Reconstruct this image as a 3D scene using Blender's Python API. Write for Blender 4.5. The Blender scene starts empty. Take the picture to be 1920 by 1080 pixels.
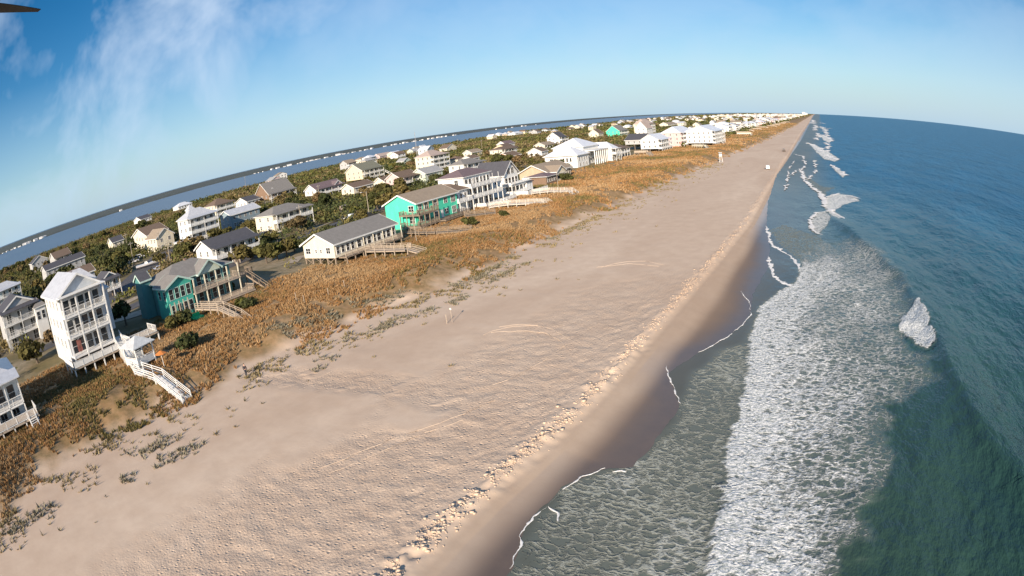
import bpy, math, random
import numpy as np
from mathutils import Vector, Matrix, Quaternion

S = bpy.context.scene
COL = S.collection
R = math.radians

# ------------------------------------------------------------------ camera
CH = 28.0
A1, A3 = 0.8, 0.13                       # lens curve: theta = A1*q + A3*q^3, q = radius / half width
M = np.array([[0.86577, -0.032, 0.49942], [0.4879, 0.27604, -0.82811], [-0.11136, 0.96061, 0.2546]])
cam_d = bpy.data.cameras.new('drone_camera')
cam = bpy.data.objects.new('drone_camera', cam_d)
COL.objects.link(cam)
mw = Matrix([list(M[0]) + [0], list(M[1]) + [0], list(M[2]) + [CH], [0, 0, 0, 1]])
cam.matrix_world = mw
cam_d.type = 'PANO'
cam_d.sensor_fit = 'HORIZONTAL'
cam_d.sensor_width = 36
cam_d.sensor_height = 20.25
cam_d.clip_start = 0.02
cam_d.clip_end = 90000
cc = cam_d if hasattr(cam_d, 'fisheye_polynomial_k1') else cam_d.cycles
cc.panorama_type = 'FISHEYE_LENS_POLYNOMIAL'
cc.fisheye_fov = R(180)
cc.fisheye_polynomial_k0 = 0
cc.fisheye_polynomial_k1 = -A1 / 18
cc.fisheye_polynomial_k2 = 0
cc.fisheye_polynomial_k3 = -A3 / 18 ** 3
cc.fisheye_polynomial_k4 = 0
S.camera = cam

# ------------------------------------------------------------------ light
S.render.engine = 'CYCLES'
S.cycles.use_denoising = True
S.cycles.max_bounces = 5
S.cycles.diffuse_bounces = 2
S.cycles.glossy_bounces = 2
S.cycles.transparent_max_bounces = 6
S.view_settings.view_transform = 'Standard'
S.view_settings.look = 'None'
S.view_settings.gamma = 1
S.view_settings.exposure = 0.58
SUN_EL = R(21)
SUN_DIR = Vector((0.30, -0.954, 0)).normalized()       # horizontal direction towards the sun
sd = Vector((SUN_DIR.x * math.cos(SUN_EL), SUN_DIR.y * math.cos(SUN_EL), math.sin(SUN_EL)))
sun_l = bpy.data.lights.new('sun', 'SUN')
sun_l.energy = 5.0
sun_l.angle = R(0.53)
sun_l.color = (1.0, 0.85, 0.68)
sun_o = bpy.data.objects.new('sun', sun_l)
COL.objects.link(sun_o)
sun_o.rotation_euler = (-sd).to_track_quat('-Z', 'Y').to_euler()

W = bpy.data.worlds.new('World')
S.world = W
W.use_nodes = True
nt = W.node_tree
for n in list(nt.nodes): nt.nodes.remove(n)


def NN(tree, typ, **kw):
    n = tree.nodes.new(typ)
    for k, v in kw.items():
        if k.startswith('i_'):
            key = k[2:]
            key = int(key) if key.isdigit() else key.replace('_', ' ')
            n.inputs[key].default_value = v
        else:
            setattr(n, k, v)
    return n


def ramp(tree, src, stops, interp='LINEAR'):
    r = tree.nodes.new('ShaderNodeValToRGB')
    r.color_ramp.interpolation = interp
    el = r.color_ramp.elements
    while len(el) < len(stops): el.new(0.5)
    for e, (p, c) in zip(el, stops):
        e.position = p
        e.color = (c, c, c, 1) if isinstance(c, (int, float)) else (*c, 1)
    tree.links.new(src, r.inputs[0])
    return r.outputs[0]


def math_n(tree, op, a, b=None, c=None, clamp=False):
    n = tree.nodes.new('ShaderNodeMath')
    n.operation = op
    n.use_clamp = clamp
    for i, v in enumerate((a, b, c)):
        if v is None: continue
        if isinstance(v, (int, float)): n.inputs[i].default_value = v
        else: tree.links.new(v, n.inputs[i])
    return n.outputs[0]


def mixc(tree, fac, a, b, blend='MIX'):
    n = tree.nodes.new('ShaderNodeMix')
    n.data_type = 'RGBA'
    n.blend_type = blend
    for k, v in ((0, fac), (6, a), (7, b)):
        if isinstance(v, (int, float)): n.inputs[k].default_value = v
        elif isinstance(v, (tuple, list)): n.inputs[k].default_value = (*v, 1)
        else: tree.links.new(v, n.inputs[k])
    return n.outputs[2]


sky = NN(nt, 'ShaderNodeTexSky', sky_type='NISHITA', sun_disc=False, sun_elevation=SUN_EL,
         sun_rotation=math.atan2(SUN_DIR.x, SUN_DIR.y), altitude=20, air_density=1.0, dust_density=0.6, ozone_density=2.6)
tc = NN(nt, 'ShaderNodeTexCoord')
sep = NN(nt, 'ShaderNodeSeparateXYZ')
nt.links.new(tc.outputs['Generated'], sep.inputs[0])
zc = math_n(nt, 'MAXIMUM', sep.outputs[2], 0.02)
px_ = math_n(nt, 'DIVIDE', sep.outputs[0], math_n(nt, 'ADD', zc, 0.12))
py_ = math_n(nt, 'DIVIDE', sep.outputs[1], math_n(nt, 'ADD', zc, 0.12))
cmb = NN(nt, 'ShaderNodeCombineXYZ')
nt.links.new(px_, cmb.inputs[0]); nt.links.new(py_, cmb.inputs[1])
def soft_spot(d, r0, r1):
    """1 inside angular radius r0 (deg) round direction d, 0 beyond r1"""
    vmn = NN(nt, 'ShaderNodeVectorMath', operation='DOT_PRODUCT')
    nt.links.new(tc.outputs['Generated'], vmn.inputs[0]); vmn.inputs[1].default_value = d
    mr = NN(nt, 'ShaderNodeMapRange', interpolation_type='SMOOTHSTEP', i_1=math.cos(R(r1)), i_2=math.cos(R(r0)), i_3=0.0, i_4=1.0)
    nt.links.new(vmn.outputs['Value'], mr.inputs[0])
    return mr.outputs[0]


mp = NN(nt, 'ShaderNodeMapping')
mp.inputs['Rotation'].default_value = (R(35), R(20), R(-30))
mp.inputs['Scale'].default_value = (1.0, 1.9, 1.6)
nt.links.new(tc.outputs['Generated'], mp.inputs[0])
n1 = NN(nt, 'ShaderNodeTexNoise', i_Scale=2.6, i_Detail=5.0, i_Roughness=0.55, i_Distortion=0.35)
nt.links.new(mp.outputs[0], n1.inputs['Vector'])
n2 = NN(nt, 'ShaderNodeTexNoise', i_Scale=2.2, i_Detail=5.0, i_Roughness=0.55, i_Distortion=0.4)
nt.links.new(tc.outputs['Generated'], n2.inputs['Vector'])
wisp = ramp(nt, n1.outputs[0], [(0.41, 0.0), (0.60, 0.75), (0.75, 1.0)])
veil = ramp(nt, n2.outputs[0], [(0.34, 0.0), (0.66, 1.0)])
SPOT1 = (-0.800, 0.543, 0.255); SPOT2 = (-0.9487, 0.2502, 0.1931); SPOT3 = (-0.35, 0.90, 0.25)
cf = math_n(nt, 'MULTIPLY', wisp, math_n(nt, 'MAXIMUM', math_n(nt, 'MAXIMUM', soft_spot(SPOT1, 2, 18), soft_spot(SPOT2, 3, 20)), 0.40))
cf = math_n(nt, 'MULTIPLY', cf, 0.85)
cf = math_n(nt, 'MAXIMUM', cf, math_n(nt, 'MULTIPLY', math_n(nt, 'MULTIPLY', veil, soft_spot(SPOT3, 8, 50)), 0.50))
hsv = NN(nt, 'ShaderNodeHueSaturation', i_Saturation=1.42, i_Value=1.0)
nt.links.new(sky.outputs[0], hsv.inputs['Color'])
skyc = mixc(nt, cf, hsv.outputs[0], (5.6, 6.7, 8.2))
# pale band of thin haze low over the horizon
hz = ramp(nt, sep.outputs[2], [(0.0, 0.8), (0.08, 0.42), (0.24, 0.0)])
skyc = mixc(nt, hz, skyc, (3.9, 5.6, 7.1))
bg = NN(nt, 'ShaderNodeBackground', i_Strength=0.082)
nt.links.new(skyc, bg.inputs[0])
wo = NN(nt, 'ShaderNodeOutputWorld')
nt.links.new(bg.outputs[0], wo.inputs[0])


# ------------------------------------------------------------------ helpers
def at(px, py, z=4.5):
    """photo pixel (1920x1080) -> ground point at height z"""
    u = np.array([px - 960.0, 540.0 - py])
    r = np.hypot(*u)
    q = r / 960
    th = A1 * q + A3 * q ** 3
    d = M @ np.array([math.sin(th) * u[0] / r, math.sin(th) * u[1] / r, -math.cos(th)])
    t = (CH - z) / -d[2]
    return float(d[0] * t), float(d[1] * t)


def ats(L, z): return [at(p[0], p[1], z) for p in L]


def hash2(ix, iy, seed):
    n = (ix.astype(np.int64) * 374761393 + iy.astype(np.int64) * 668265263 + seed * 1442695041) & 0xffffffff
    n = ((n ^ (n >> 13)) * 1274126177) & 0xffffffff
    return ((n ^ (n >> 16)) & 0xffff) / 65535.0


def vnoise(x, y, seed=0):
    x = np.asarray(x, float); y = np.asarray(y, float)
    ix = np.floor(x); iy = np.floor(y)
    fx = x - ix; fy = y - iy
    fx = fx * fx * (3 - 2 * fx); fy = fy * fy * (3 - 2 * fy)
    a = hash2(ix, iy, seed); b = hash2(ix + 1, iy, seed); c = hash2(ix, iy + 1, seed); d = hash2(ix + 1, iy + 1, seed)
    return (a + (b - a) * fx) * (1 - fy) + (c + (d - c) * fx) * fy


def fbm(x, y, seed=0, oct=4):
    v = 0; amp = 0.5; tot = 0
    for o in range(oct):
        v = v + amp * vnoise(x * 2 ** o, y * 2 ** o, seed + o * 17)
        tot += amp; amp *= 0.5
    return v / tot


def sstep(a, b, x):
    t = np.clip((x - a) / (b - a), 0, 1)
    return t * t * (3 - 2 * t)


def dist_poly(px, py, pts):
    """distance to an open polyline, and the parameter along it"""
    best = np.full(px.shape, 1e9); par = np.zeros(px.shape); acc = 0.0
    for (x0, y0), (x1, y1) in zip(pts[:-1], pts[1:]):
        dx, dy = x1 - x0, y1 - y0
        L2 = dx * dx + dy * dy + 1e-9
        t = np.clip(((px - x0) * dx + (py - y0) * dy) / L2, 0, 1)
        d = np.hypot(px - x0 - t * dx, py - y0 - t * dy)
        m = d < best
        best = np.where(m, d, best); par = np.where(m, acc + t * math.sqrt(L2), par)
        acc += math.sqrt(L2)
    return best, par


def inside(px, py, poly):
    r = np.zeros(px.shape, bool)
    n = len(poly)
    for i in range(n):
        x0, y0 = poly[i]; x1, y1 = poly[(i + 1) % n]
        c = (y0 > py) != (y1 > py)
        with np.errstate(divide='ignore', invalid='ignore'):
            xx = (x1 - x0) * (py - y0) / (y1 - y0 + 1e-12) + x0
        r ^= c & (px < xx)
    return r


def signed(px, py, poly):
    d, _ = dist_poly(px, py, list(poly) + [poly[0]])
    return np.where(inside(px, py, poly), d, -d)


def tag(o, label=None, cat=None, group=None, kind=None):
    if label: o['label'] = label
    if cat: o['category'] = cat
    if group: o['group'] = group
    if kind: o['kind'] = kind
    return o


def empty(name, loc, rz=0, label=None, cat=None, group=None):
    o = bpy.data.objects.new(name, None)
    COL.objects.link(o)
    o.location = loc
    o.rotation_euler = (0, 0, rz)
    o.empty_display_size = 0.3
    return tag(o, label, cat, group)


def np_mesh(name, V, F, mat, attrs=None, smooth=False):
    """V (n,3), F (m,k) with constant k"""
    V = np.asarray(V, np.float32); F = np.asarray(F, np.int32)
    me = bpy.data.meshes.new(name)
    me.vertices.add(len(V)); me.vertices.foreach_set('co', V.ravel())
    k = F.shape[1]
    me.loops.add(F.size); me.loops.foreach_set('vertex_index', F.ravel())
    me.polygons.add(len(F))
    me.polygons.foreach_set('loop_start', np.arange(0, F.size, k, dtype=np.int32))
    me.polygons.foreach_set('loop_total', np.full(len(F), k, np.int32))
    if smooth: me.polygons.foreach_set('use_smooth', np.ones(len(F), bool))
    me.update(calc_edges=True)
    if attrs:
        for an, av in attrs.items():
            av = np.asarray(av, np.float32)
            if av.ndim == 1:
                a = me.attributes.new(an, 'FLOAT', 'POINT'); a.data.foreach_set('value', av)
            else:
                a = me.attributes.new(an, 'FLOAT_COLOR', 'POINT')
                if av.shape[1] == 3: av = np.c_[av, np.ones(len(av))]
                a.data.foreach_set('color', av.astype(np.float32).ravel())
    if mat: me.materials.append(mat)
    return me


def link(name, me, parent=None, loc=(0, 0, 0), rz=0):
    o = bpy.data.objects.new(name, me)
    COL.objects.link(o)
    o.location = loc; o.rotation_euler = (0, 0, rz)
    if parent: o.parent = parent
    return o


def grid_faces(nu, nv):
    i = np.arange(nu * nv).reshape(nu, nv)
    return np.stack([i[:-1, :-1], i[1:, :-1], i[1:, 1:], i[:-1, 1:]], -1).reshape(-1, 4)


class MB:
    def __init__(s): s.v = []; s.f = []; s.m = []

    def add(s, vs, fs, mi=0):
        o = len(s.v); s.v += vs
        s.f += [tuple(o + i for i in f) for f in fs]; s.m += [mi] * len(fs)
        return s

    def box(s, x0, x1, y0, y1, z0, z1, mi=0):
        if x0 > x1: x0, x1 = x1, x0
        if y0 > y1: y0, y1 = y1, y0
        return s.add([(x0, y0, z0), (x1, y0, z0), (x1, y1, z0), (x0, y1, z0), (x0, y0, z1), (x1, y0, z1), (x1, y1, z1), (x0, y1, z1)],
                     [(0, 3, 2, 1), (4, 5, 6, 7), (0, 1, 5, 4), (1, 2, 6, 5), (2, 3, 7, 6), (3, 0, 4, 7)], mi)

    def beam(s, p, q, w, h=None, mi=0):
        h = h or w
        p = Vector(p); q = Vector(q); d = (q - p).normalized()
        up = Vector((0, 0, 1)) if abs(d.z) < 0.95 else Vector((1, 0, 0))
        a = d.cross(up).normalized() * w / 2; b = a.cross(d).normalized() * h / 2
        c = [p - a - b, p + a - b, p + a + b, p - a + b, q - a - b, q + a - b, q + a + b, q - a + b]
        return s.add([tuple(i) for i in c], [(0, 3, 2, 1), (4, 5, 6, 7), (0, 1, 5, 4), (1, 2, 6, 5), (2, 3, 7, 6), (3, 0, 4, 7)], mi)

    def prism(s, prof, axis, a, b, mi=0):
        """prof: list of 2D points, extruded along axis 'x' or 'y' from a to b"""
        n = len(prof)
        if axis == 'y': vs = [(p[0], a, p[1]) for p in prof] + [(p[0], b, p[1]) for p in prof]
        else: vs = [(a, p[0], p[1]) for p in prof] + [(b, p[0], p[1]) for p in prof]
        fs = [tuple(range(n)), tuple(range(2 * n - 1, n - 1, -1))] + [(i, i + n, (i + 1) % n + n, (i + 1) % n) for i in range(n)]
        return s.add(vs, fs, mi)

    def cyl(s, x, y, z0, z1, r0, r1=None, n=8, mi=0):
        r1 = r0 if r1 is None else r1
        vs = [(x + r0 * math.cos(2 * math.pi * i / n), y + r0 * math.sin(2 * math.pi * i / n), z0) for i in range(n)] + \
             [(x + r1 * math.cos(2 * math.pi * i / n), y + r1 * math.sin(2 * math.pi * i / n), z1) for i in range(n)]
        fs = [tuple(range(n - 1, -1, -1)), tuple(range(n, 2 * n))] + [(i, (i + 1) % n, (i + 1) % n + n, i + n) for i in range(n)]
        return s.add(vs, fs, mi)

    def mesh(s, name, mats, fix=True):
        me = bpy.data.meshes.new(name)
        me.from_pydata(s.v, [], s.f)
        if not isinstance(mats, (list, tuple)): mats = [mats]
        for m in mats: me.materials.append(m)
        if len(mats) > 1: me.polygons.foreach_set('material_index', s.m)
        me.update()
        return me

    def build(s, name, mats, parent=None, loc=(0, 0, 0), rz=0):
        return link(name, s.mesh(name, mats), parent, loc, rz)


# ------------------------------------------------------------------ materials
def pbr(name, col, rough=0.7, spec=0.3, metallic=0.0):
    m = bpy.data.materials.new(name)
    m.use_nodes = True
    t = m.node_tree
    b = t.nodes['Principled BSDF']
    b.inputs['Base Color'].default_value = (*col, 1)
    b.inputs['Roughness'].default_value = rough
    b.inputs['Specular IOR Level'].default_value = spec
    b.inputs['Metallic'].default_value = metallic
    return m, t, b


def obj_noise(t, scale, detail=4, rough=0.6, vec='Object', sc=None, dist=0):
    tcn = NN(t, 'ShaderNodeTexCoord')
    n = NN(t, 'ShaderNodeTexNoise', i_Scale=scale, i_Detail=float(detail), i_Roughness=rough, i_Distortion=float(dist))
    src = tcn.outputs[vec]
    if sc:
        mpn = NN(t, 'ShaderNodeMapping'); mpn.inputs['Scale'].default_value = sc
        t.links.new(src, mpn.inputs[0]); src = mpn.outputs[0]
    t.links.new(src, n.inputs['Vector'])
    return n.outputs[0]


def geo_noise(t, scale, detail=4, rough=0.6, sc=None, dist=0, rot=None):
    g = NN(t, 'ShaderNodeNewGeometry')
    n = NN(t, 'ShaderNodeTexNoise', i_Scale=scale, i_Detail=float(detail), i_Roughness=rough, i_Distortion=float(dist))
    src = g.outputs['Position']
    if sc or rot:
        mpn = NN(t, 'ShaderNodeMapping'); mpn.inputs['Scale'].default_value = sc or (1, 1, 1)
        if rot: mpn.inputs['Rotation'].default_value = (0, 0, rot)
        t.links.new(src, mpn.inputs[0]); src = mpn.outputs[0]
    t.links.new(src, n.inputs['Vector'])
    return n.outputs[0]


def attr(t, name, out='Fac'):
    a = NN(t, 'ShaderNodeAttribute', attribute_name=name)
    return a.outputs[out]


def bump(t, b, h, strength, dist):
    n = NN(t, 'ShaderNodeBump', i_Strength=strength, i_Distance=dist)
    t.links.new(h, n.inputs['Height'])
    t.links.new(n.outputs[0], b.inputs['Normal'])
    return n


_mc = {}


def siding(col, key=None):
    """painted lap siding: weathered streaks and board relief"""
    k = ('sid', col)
    if k in _mc: return _mc[k]
    m, t, b = pbr('siding', col, 0.65, 0.25)
    n = obj_noise(t, 0.9, 5, 0.65, sc=(1, 1, 0.35))
    f = ramp(t, n, [(0.3, 0.0), (0.72, 1.0)])
    c = mixc(t, f, tuple(x * 0.86 for x in col), tuple(min(1, x * 1.06) for x in col))
    t.links.new(c, b.inputs['Base Color'])
    g = NN(t, 'ShaderNodeNewGeometry'); sp = NN(t, 'ShaderNodeSeparateXYZ'); t.links.new(g.outputs['Position'], sp.inputs[0])
    saw = math_n(t, 'FRACT', math_n(t, 'MULTIPLY', sp.outputs[2], 4.5))
    bump(t, b, saw, 0.5, 0.02)
    _mc[k] = m
    return m


def shingle(col, metal=False):
    k = ('shg', col, metal)
    if k in _mc: return _mc[k]
    m, t, b = pbr('roofing', col, 0.38 if metal else 0.85, 0.5 if metal else 0.2)
    n = obj_noise(t, 1.1, 6, 0.7)
    n2_ = obj_noise(t, 9.0, 3, 0.7)
    f = ramp(t, n, [(0.3, 0.0), (0.7, 1.0)])
    c = mixc(t, f, tuple(x * 0.82 for x in col), tuple(min(1, x * 1.12) for x in col))
    if not metal:
        c = mixc(t, ramp(t, n2_, [(0.35, 0.0), (0.65, 0.5)]), c, tuple(x * 0.62 for x in col))
    t.links.new(c, b.inputs['Base Color'])
    if metal:
        tcn = NN(t, 'ShaderNodeTexCoord'); sp = NN(t, 'ShaderNodeSeparateXYZ'); t.links.new(tcn.outputs['Object'], sp.inputs[0])
        a_ = math_n(t, 'FRACT', math_n(t, 'MULTIPLY', math_n(t, 'ADD', sp.outputs[0], sp.outputs[1]), 1.8))
        bump(t, b, math_n(t, 'GREATER_THAN', a_, 0.9), 0.6, 0.04)
    else:
        bump(t, b, n2_, 0.6, 0.03)
    _mc[k] = m
    return m


def paint(name, col, rough=0.6, var=0.16, scale=1.5):
    k = (name, col)
    if k in _mc: return _mc[k]
    m, t, b = pbr(name, col, rough, 0.25)
    n = obj_noise(t, scale, 5, 0.65)
    f = ramp(t, n, [(0.3, 0.0), (0.7, 1.0)])
    t.links.new(mixc(t, f, tuple(x * (1 - var) for x in col), tuple(min(1, x * (1 + var * 0.5)) for x in col)), b.inputs['Base Color'])
    _mc[k] = m
    return m


WHITE = paint('white_paint', (0.78, 0.77, 0.74))
CREAMT = paint('cream_trim', (0.72, 0.66, 0.52))
WOOD = paint('weathered_wood', (0.30, 0.235, 0.175), 0.85, 0.35, 2.5)
PALEWOOD = paint('pale_wood', (0.46, 0.38, 0.30), 0.85, 0.3, 2.5)
DARKWOOD = paint('dark_wood', (0.13, 0.10, 0.08), 0.85, 0.3, 2.5)
CONC = paint('concrete', (0.42, 0.38, 0.33), 0.9, 0.2, 0.8)
RUBBER = paint('rubber', (0.02, 0.02, 0.02), 0.8)
GLASS, _t, _b = pbr('window_glass', (0.015, 0.02, 0.028), 0.06, 0.6)
_n = geo_noise(_t, 0.5, 2)
_t.links.new(mixc(_t, _n, (0.008, 0.011, 0.016), (0.05, 0.055, 0.06)), _b.inputs['Base Color'])
# ------------------------------------------------------------------ coast shape
BY = [(-200, -23.0), (20, -23.1), (26, -23.6), (31, -23.6), (39, -23.1), (48, -22.5), (64, -22.5), (82, -22), (103, -21.5), (141, -20.8), (293, -24),
      (766, -30.6), (1500, -37), (4000, -62), (9000, -110), (40000, -350)]
DY = [(-200, -56), (-4, -60.8), (2.6, -64.5), (16, -66.3), (38, -65.4), (47, -65.6), (65, -63.5), (81, -59.8), (113, -61.7), (159, -61.2), (258, -60.8),
      (545, -55), (1413, -58), (4000, -84), (9000, -132), (40000, -372)]
edge_px = [(960, 1079), (985, 1010), (1000, 985), (1030, 960), (1055, 930), (1100, 905), (1135, 890), (1185, 885), (1215, 852), (1255, 800), (1275, 765), (1252, 712),
           (1310, 670), (1350, 645), (1393, 612), (1408, 585), (1412, 555), (1425, 530), (1440, 505), (1444, 470), (1438, 430), (1440, 390), (1455, 340), (1480, 300)]
EDG = sorted([(p[1], p[0]) for p in ats(edge_px, 0.45)])
EDG = [(-200, -17.0), (10, -17.4)] + [e for e in EDG] + [(600, -23.5), (1500, -31), (4000, -56), (9000, -104), (40000, -344)]


def interp(T, y):
    return np.interp(y, [t[0] for t in T], [t[1] for t in T])


def berm_x(y): return interp(BY, y) + 0.5 * (fbm(y * 0.11, y * 0, 5, 3) - 0.5)


def dune_x(y): return interp(DY, y) + 3.6 * (fbm(y * 0.09, y * 0 + 3, 9, 4) - 0.5)


def edge_x(y): return interp(EDG, y) + 0.5 * (fbm(y * 0.7, y * 0 + 7, 11, 4) - 0.5)


def shore_x(y): return -650 - 0.085 * y * (y > 0) + 120 * (fbm(y * 0.0035, y * 0 + 1, 21, 3) - 0.5)


def beach_z(x, y):
    """shape of the beach face, without dunes"""
    s = x - interp(BY, y)
    up = 2.6 + 0.012 * np.clip(-s, 0, 60)
    z = np.where(s < 0, up, np.where(s < 1.4, 2.6 - 0.45 * sstep(0, 1.4, s), 2.15 - (s - 1.4) * 0.30))
    z = np.where(s > 4.5, 1.22 - (s - 4.5) * 0.115, z)
    z = np.where(s > 12, 0.36 - (s - 12) * 0.05, z)
    return np.maximum(z, -6)


def tz(x, y, fine=True):
    x = np.asarray(x, float); y = np.asarray(y, float)
    s = x - (interp(BY, y) + 0.5 * (fbm(y * 0.11, y * 0, 5, 3) - 0.5))
    z = beach_z(x - 0.5 * (fbm(y * 0.11, y * 0, 5, 3) - 0.5), y)
    d = dune_x(y) - x                         # metres inland of the dune toe
    ridge = 2.2 * sstep(-1, 9, d) * (1 - 0.45 * sstep(12, 30, d))
    lump = 1.5 * (fbm(x * 0.16, y * 0.12, 31, 4) - 0.45) * sstep(0, 6, d) * (1 - sstep(24, 32, d))
    zi = 3.1 + ridge + lump
    z = np.where(d > -1, np.maximum(z, 0) * (1 - sstep(-1, 2, d)) + zi * sstep(-1, 2, d), z)
    inland = sstep(24, 34, d)
    z = z * (1 - inland) + (4.4 + 1.2 * (fbm(x * 0.013, y * 0.013, 41, 3) - 0.5)) * inland
    sh = shore_x(y)
    z = np.where(x < sh + 30, z * sstep(sh - 10, sh + 30, x) - 1.5 * (1 - sstep(sh - 10, sh + 12, x)), z)
    if fine:
        # lumpy scarp of caved sand along the berm
        n = fbm(x * 1.5, y * 0.9, 51, 3) - 0.45
        n2 = vnoise(x * 2.9, y * 2.1, 52) - 0.5 + 0.6 * (vnoise(x * 1.3, y * 1.1, 55) - 0.5)
        s3 = s + 1.3 * (fbm(y * 0.5, y * 0, 53, 3) - 0.5)
        z = z + (0.6 * np.clip(n, 0, 1) + 0.26 * n2) * (0.15 + 1.5 * fbm(y * 0.13, y * 0 + 2, 56, 3)) * np.exp(-((s3 + 0.35) / (0.55 + 0.9 * vnoise(y * 0.23, y * 0, 54))) ** 2) * sstep(700, 60, y)
        # trampled sand
        tr = tramp(x, y)
        z = z + (0.13 * (vnoise(x * 2.3, y * 1.9, 61) - 0.5) + 0.10 * (vnoise(x * 0.9, y * 0.8, 63) - 0.5)) * tr + 0.05 * (fbm(x * 0.35, y * 0.35, 62, 3) - 0.5) * (d < 0) * (s < 0)
    return z


def tramp(x, y):
    s = interp(BY, y) - x
    a = sstep(0.5, 2.5, s) * (1 - sstep(11 + 3 * np.sin(y * 0.05), 23, s)) * (1 - sstep(70, 110, y))
    a = a * sstep(0.30, 0.52, fbm(x * 0.12, y * 0.10, 71, 4) + 0.24 * (1 - sstep(4, 16, s)))
    p, _ = dist_poly(x, y, [(-62, 41), (-55, 42.5), (-48, 44.5), (-40, 45.5), (-33, 44)])
    b = (1 - sstep(1.0, 4.0, p)) * sstep(0.40, 0.6, fbm(x * 0.5, y * 0.5, 72, 3) + 0.12)
    return np.clip(np.maximum(a, b), 0, 1)


def gz(x, y): return float(tz(np.array([x]), np.array([y]), False)[0])


def graded(a, b, base, k, c=0.0):
    """positions from a to b, spacing max(base, k*|p-c|)"""
    out = [a]
    while out[-1] < b: out.append(out[-1] + max(base, k * abs(out[-1] - c)))
    return np.array(out)


# ------------------------------------------------------------------ sand / land sheet
ys = np.concatenate([[-200, -120, -80, -50, -30, -15, -5], graded(0, 60000, 0.32, 0.0085, 20)])
sb = np.concatenate([-graded(0, 5.0, 0.2, 0)[::-1][:-1], [0.0], graded(0.2, 2.4, 0.2, 0.0), graded(2.7, 40, 0.33, 0.02)])   # offsets seaward (+) and just landward (-) of berm
inl = graded(5.25, 900, 0.42, 0.013, 25)
so = np.concatenate([-inl[::-1], sb])
YY, SO = np.meshgrid(ys, so, indexing='ij')
XX = interp(BY, YY) + SO
ZZ = tz(XX, YY)
TV = np.stack([XX, YY, ZZ], -1).reshape(-1, 3)
s_ = SO.ravel(); xr = XX.ravel(); yr = YY.ravel()
dd = dune_x(yr) - xr
edge_d = xr - edge_x(yr)
wob = 3.2 * (fbm(yr * 0.035, xr * 0.05, 81, 4) - 0.5)
wet = sstep(0.2, 1.6, s_) * 0.42 + 0.58 * sstep(2.6, 5.2, s_ + wob * 0.8)
film = sstep(-6.5, -0.5, edge_d + wob * 1.2) * (s_ > 2)
gn = fbm(xr * 0.22, yr * 0.22, 83, 4)
grass = sstep(-0.6, 3.5, dd + 6 * (gn - 0.5))
yard = sstep(30, 40, dd - 14 * sstep(150, 300, yr) + 10 * (gn - 0.5))
m_sand, t, b = pbr('sand_and_soil', (0.5, 0.41, 0.33), 0.9, 0.2)
nb = geo_noise(t, 0.035, 5, 0.6, sc=(1.6, 0.5, 1), dist=0.6)
nm = geo_noise(t, 0.35, 5, 0.65)
nf = geo_noise(t, 7.0, 4, 0.7)
dry = mixc(t, ramp(t, nb, [(0.34, 0.0), (0.66, 1.0)]), (0.56, 0.42, 0.31), (0.67, 0.53, 0.405))
dry = mixc(t, ramp(t, nm, [(0.35, 0.0), (0.7, 0.45)]), dry, (0.46, 0.33, 0.235))
dry = mixc(t, math_n(t, 'MULTIPLY', attr(t, 'tramp'), ramp(t, nf, [(0.4, 0.0), (0.62, 0.42)])), dry, (0.36, 0.255, 0.185))
wcol = mixc(t, attr(t, 'film'), (0.255, 0.182, 0.13), (0.115, 0.090, 0.078))
wcol = mixc(t, ramp(t, nm, [(0.3, 0.0), (0.75, 0.35)]), wcol, (0.21, 0.15, 0.11))
c = mixc(t, attr(t, 'wet'), dry, wcol)
gcol = mixc(t, ramp(t, geo_noise(t, 0.16, 5, 0.7), [(0.32, 0.0), (0.68, 1.0)]), (0.26, 0.155, 0.07), (0.40, 0.27, 0.155))
gcol = mixc(t, ramp(t, geo_noise(t, 0.9, 4, 0.7), [(0.4, 0.0), (0.66, 0.8)]), gcol, (0.16, 0.12, 0.05))
c = mixc(t, attr(t, 'grass'), c, gcol)
ycol = mixc(t, ramp(t, geo_noise(t, 0.05, 4, 0.6), [(0.42, 0.0), (0.58, 1.0)]), (0.17, 0.135, 0.065), (0.33, 0.265, 0.18))
ycol = mixc(t, ramp(t, geo_noise(t, 0.6, 4, 0.7), [(0.4, 0.0), (0.7, 0.6)]), ycol, (0.09, 0.085, 0.04))
c = mixc(t, attr(t, 'yard'), c, ycol)
t.links.new(c, b.inputs['Base Color'])
r_ = math_n(t, 'MULTIPLY_ADD', attr(t, 'film'), -0.56, 0.84)
t.links.new(r_, b.inputs['Roughness'])
t.links.new(math_n(t, 'MULTIPLY_ADD', attr(t, 'film'), 0.25, 0.2), b.inputs['Specular IOR Level'])
fpv = NN(t, 'ShaderNodeTexVoronoi', feature='F1', i_Scale=1.9, i_Randomness=1.0)
gpp = NN(t, 'ShaderNodeNewGeometry'); t.links.new(gpp.outputs['Position'], fpv.inputs['Vector'])
foot = ramp(t, fpv.outputs['Distance'], [(0.10, 0.0), (0.26, 1.0), (0.36, 1.18), (0.5, 1.0)])
hh = math_n(t, 'MULTIPLY', math_n(t, 'ADD', math_n(t, 'MULTIPLY', math_n(t, 'MULTIPLY', foot, attr(t, 'tramp')), 1.7), math_n(t, 'MULTIPLY', 0.75, math_n(t, 'MULTIPLY', geo_noise(t, 4.0, 3, 0.6), math_n(t, 'MULTIPLY_ADD', attr(t, 'tramp'), 3.0, 0.3)), math_n(t, 'MULTIPLY', nf, 0.15))),
            math_n(t, 'SUBTRACT', 1.0, attr(t, 'wet'), clamp=True))
bump(t, b, hh, 0.42, 0.10)
land = np_mesh('beach_and_land', TV, grid_faces(len(ys), len(so)), m_sand,
               dict(wet=wet, film=film, grass=grass, yard=yard, tramp=tramp(xr, yr)), smooth=True)
tag(link('ground', land), kind='structure')

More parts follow.
